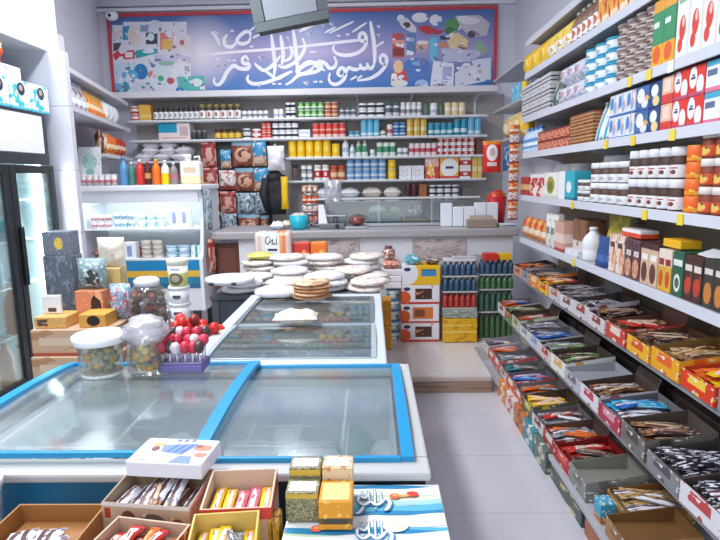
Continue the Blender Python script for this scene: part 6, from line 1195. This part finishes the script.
teabox(-.079, 1.148, TZ2, .066, .056, .088, C('#ecdcc4'), PR('beiget', '#e2cba8', [('b', .2, .5, '#d8a060'), ('n', 5, .6, '#c88a4a')]), 'beige topped tea box behind the orange one')
og = teabox(-.079, 1.074, TZ2, .068, .082, .062, C('#f0d488'), PR('orangetea', '#e8961a', [('b', .2, .42, '#6a4a1a'), ('n', 5, .62, '#f3c25a'), ('r', .12, .22, .88, .40, '#3f3a2a')]), 'orange tea box with a pale oval top on the printed carton')
# large printed carton
pc = thing('printed_carton', 'large carton printed with blue, green and white brush strokes, tomatoes and white lettering', 'carton', (0, 0, FZ))
px0, px1, py0, py1, ph = -.186, .150, .66, 1.213, .1405
part('body', MB().box(px0, py0, 0, px1, py1, ph, 0, .002), C('#e8eef0', .4), pc)
tp = MB(); cols = ['#eef2f2', '#2f86b4', '#5fb4cf', '#a9d4d2', '#b9d3ae', '#d9e2c8', '#e2694c', '#d8463a', '#f2e3d2', '#3f76b4', '#7fb4da', '#e8b46a']
def strip(pts_lo, pts_hi, mi, e):
    n = len(pts_lo); vs = [(u, v, ph+e) for u, v in pts_lo]+[(u, v, ph+e) for u, v in pts_hi]; tp.add(vs, [(k, k+1, n+k+1, n+k) for k in range(n-1)], mi)
xs = [px0+.002+(px1-px0-.004)*k/24 for k in range(25)]
def wave(a, amp, f, p, sl=0.0): return [(x, a+amp*math.sin(f*x*30+p)+sl*x) for x in xs]
def panel(y_base, e0):
    for k, (a, b, mi, f, p, sl) in enumerate(((.178, .196, 1, .8, .3, -.02), (.150, .18, 0, 1.1, 2, .05), (.142, .152, 4, .7, 1.0, .05), (.124, .144, 5, .9, 1.3, .08), (.110, .127, 3, 1.2, .4, .09), (.088, .112, 2, .8, 2.2, .07), (.074, .091, 1, 1.0, .9, .06), (.034, .076, 0, 1.3, 1.7, .05), (.018, .036, 2, .9, .2, .02), (-.004, .02, 4, .9, 1.2, .02))):
        strip([(x, y_base+y) for x, y in wave(a, .003, f, p, sl)], [(x, y_base+y) for x, y in wave(b, .003, f*1.1, p+.4, sl)], mi, e0+.00012*k)
strip([(x, py0+.002) for x in xs], [(x, py1-.002) for x in xs], 0, .0004)
panel(1.012, .0008); panel(.845, .0022)
def el2(cx, cy, rx, ry, mi, e): tp.add([(cx+rx*math.cos(2*PI*a/16), cy+ry*math.sin(2*PI*a/16), ph+e) for a in range(16)], [tuple(range(16))], mi)
for dx, dy, e in ((0, 0, .0048), (-.165, -.118, .0048)):
    el2(.046+dx, 1.158+dy, .0125, .011, 6, e); el2(.086+dx, 1.166+dy, .014, .011, 7, e); el2(.066+dx, 1.160+dy, .012, .006, 11, e+.0002); el2(.046+dx, 1.16+dy, .006, .004, 11, e+.0003)
el2(.042, 1.052, .028, .024, 8, .0048); el2(.046, 1.05, .016, .013, 5, .005)
part('printed_top', tp, [C(c, .35) for c in cols], pc, 'brush stroke print with tomatoes')
plt = lambda u, v, off: (u, v, ph+off)
AR = [[(-.040, 1.110), (-.038, 1.128), (-.028, 1.122), (-.022, 1.135)], [(-.030, 1.092), (-.036, 1.075), (-.043, 1.068)], [(-.040, 1.11), (-.030, 1.098), (-.018, 1.108), (-.008, 1.098), (.002, 1.108), (.008, 1.12)], [(-.020, 1.108), (-.022, 1.15)], [(-.010, 1.10), (-.011, 1.155)], [(.001, 1.107), (-.001, 1.15)], [(.008, 1.12), (.016, 1.108), (.012, 1.088), (.006, 1.078)], [(-.036, 1.142), (-.032, 1.147)], [(-.012, 1.085), (-.007, 1.086)]]
for dy in (.026, -.090):
    wo = MB(); wi = MB()
    for k, p in enumerate(AR):
        pp = [(x*1.25+.014, 1.11+(y-1.11)*1.12+dy) for x, y in p]; wo.ribbon(pp, .014, plt, .0053+.00005*k); wi.ribbon(pp, .0075, plt, .0060+.00005*k)
    part('lettering_edge', wo, C('#3f86b8'), pc); part('lettering', wi, C('#f4f6f8'), pc, 'white lettering')
# clear tub at the left edge
tb_ = thing('sweet_tub', 'clear tub of reddish sweets at the left edge in front of the near freezer', 'tub', (-.905, 1.13, FZ)); part('body', MB().lathe([(.055, 0), (.06, .01), (.066, .18)], 20), JARGL, tb_); part('rim', MB().lathe([(.066, .178), (.072, .18), (.072, .198), (.066, .198)], 20), C('#e6e6ea'), tb_)
s_ = MB()
for k in range(50):
    r_ = .044*math.sqrt(RN.random()); a = RN.uniform(0, 6.28); s_.blob(r_*math.cos(a), r_*math.sin(a), .015+.1*RN.random(), .015, .014, .012, 6, k, .15, k % 3)
solo('sweets', s_, [C('#a5483c'), C('#d8cfd2'), C('#7d3a34')], 'reddish sweets in the clear tub at the left edge', 'sweets', (-.905, 1.13, FZ+.003))['kind'] = 'stuff'
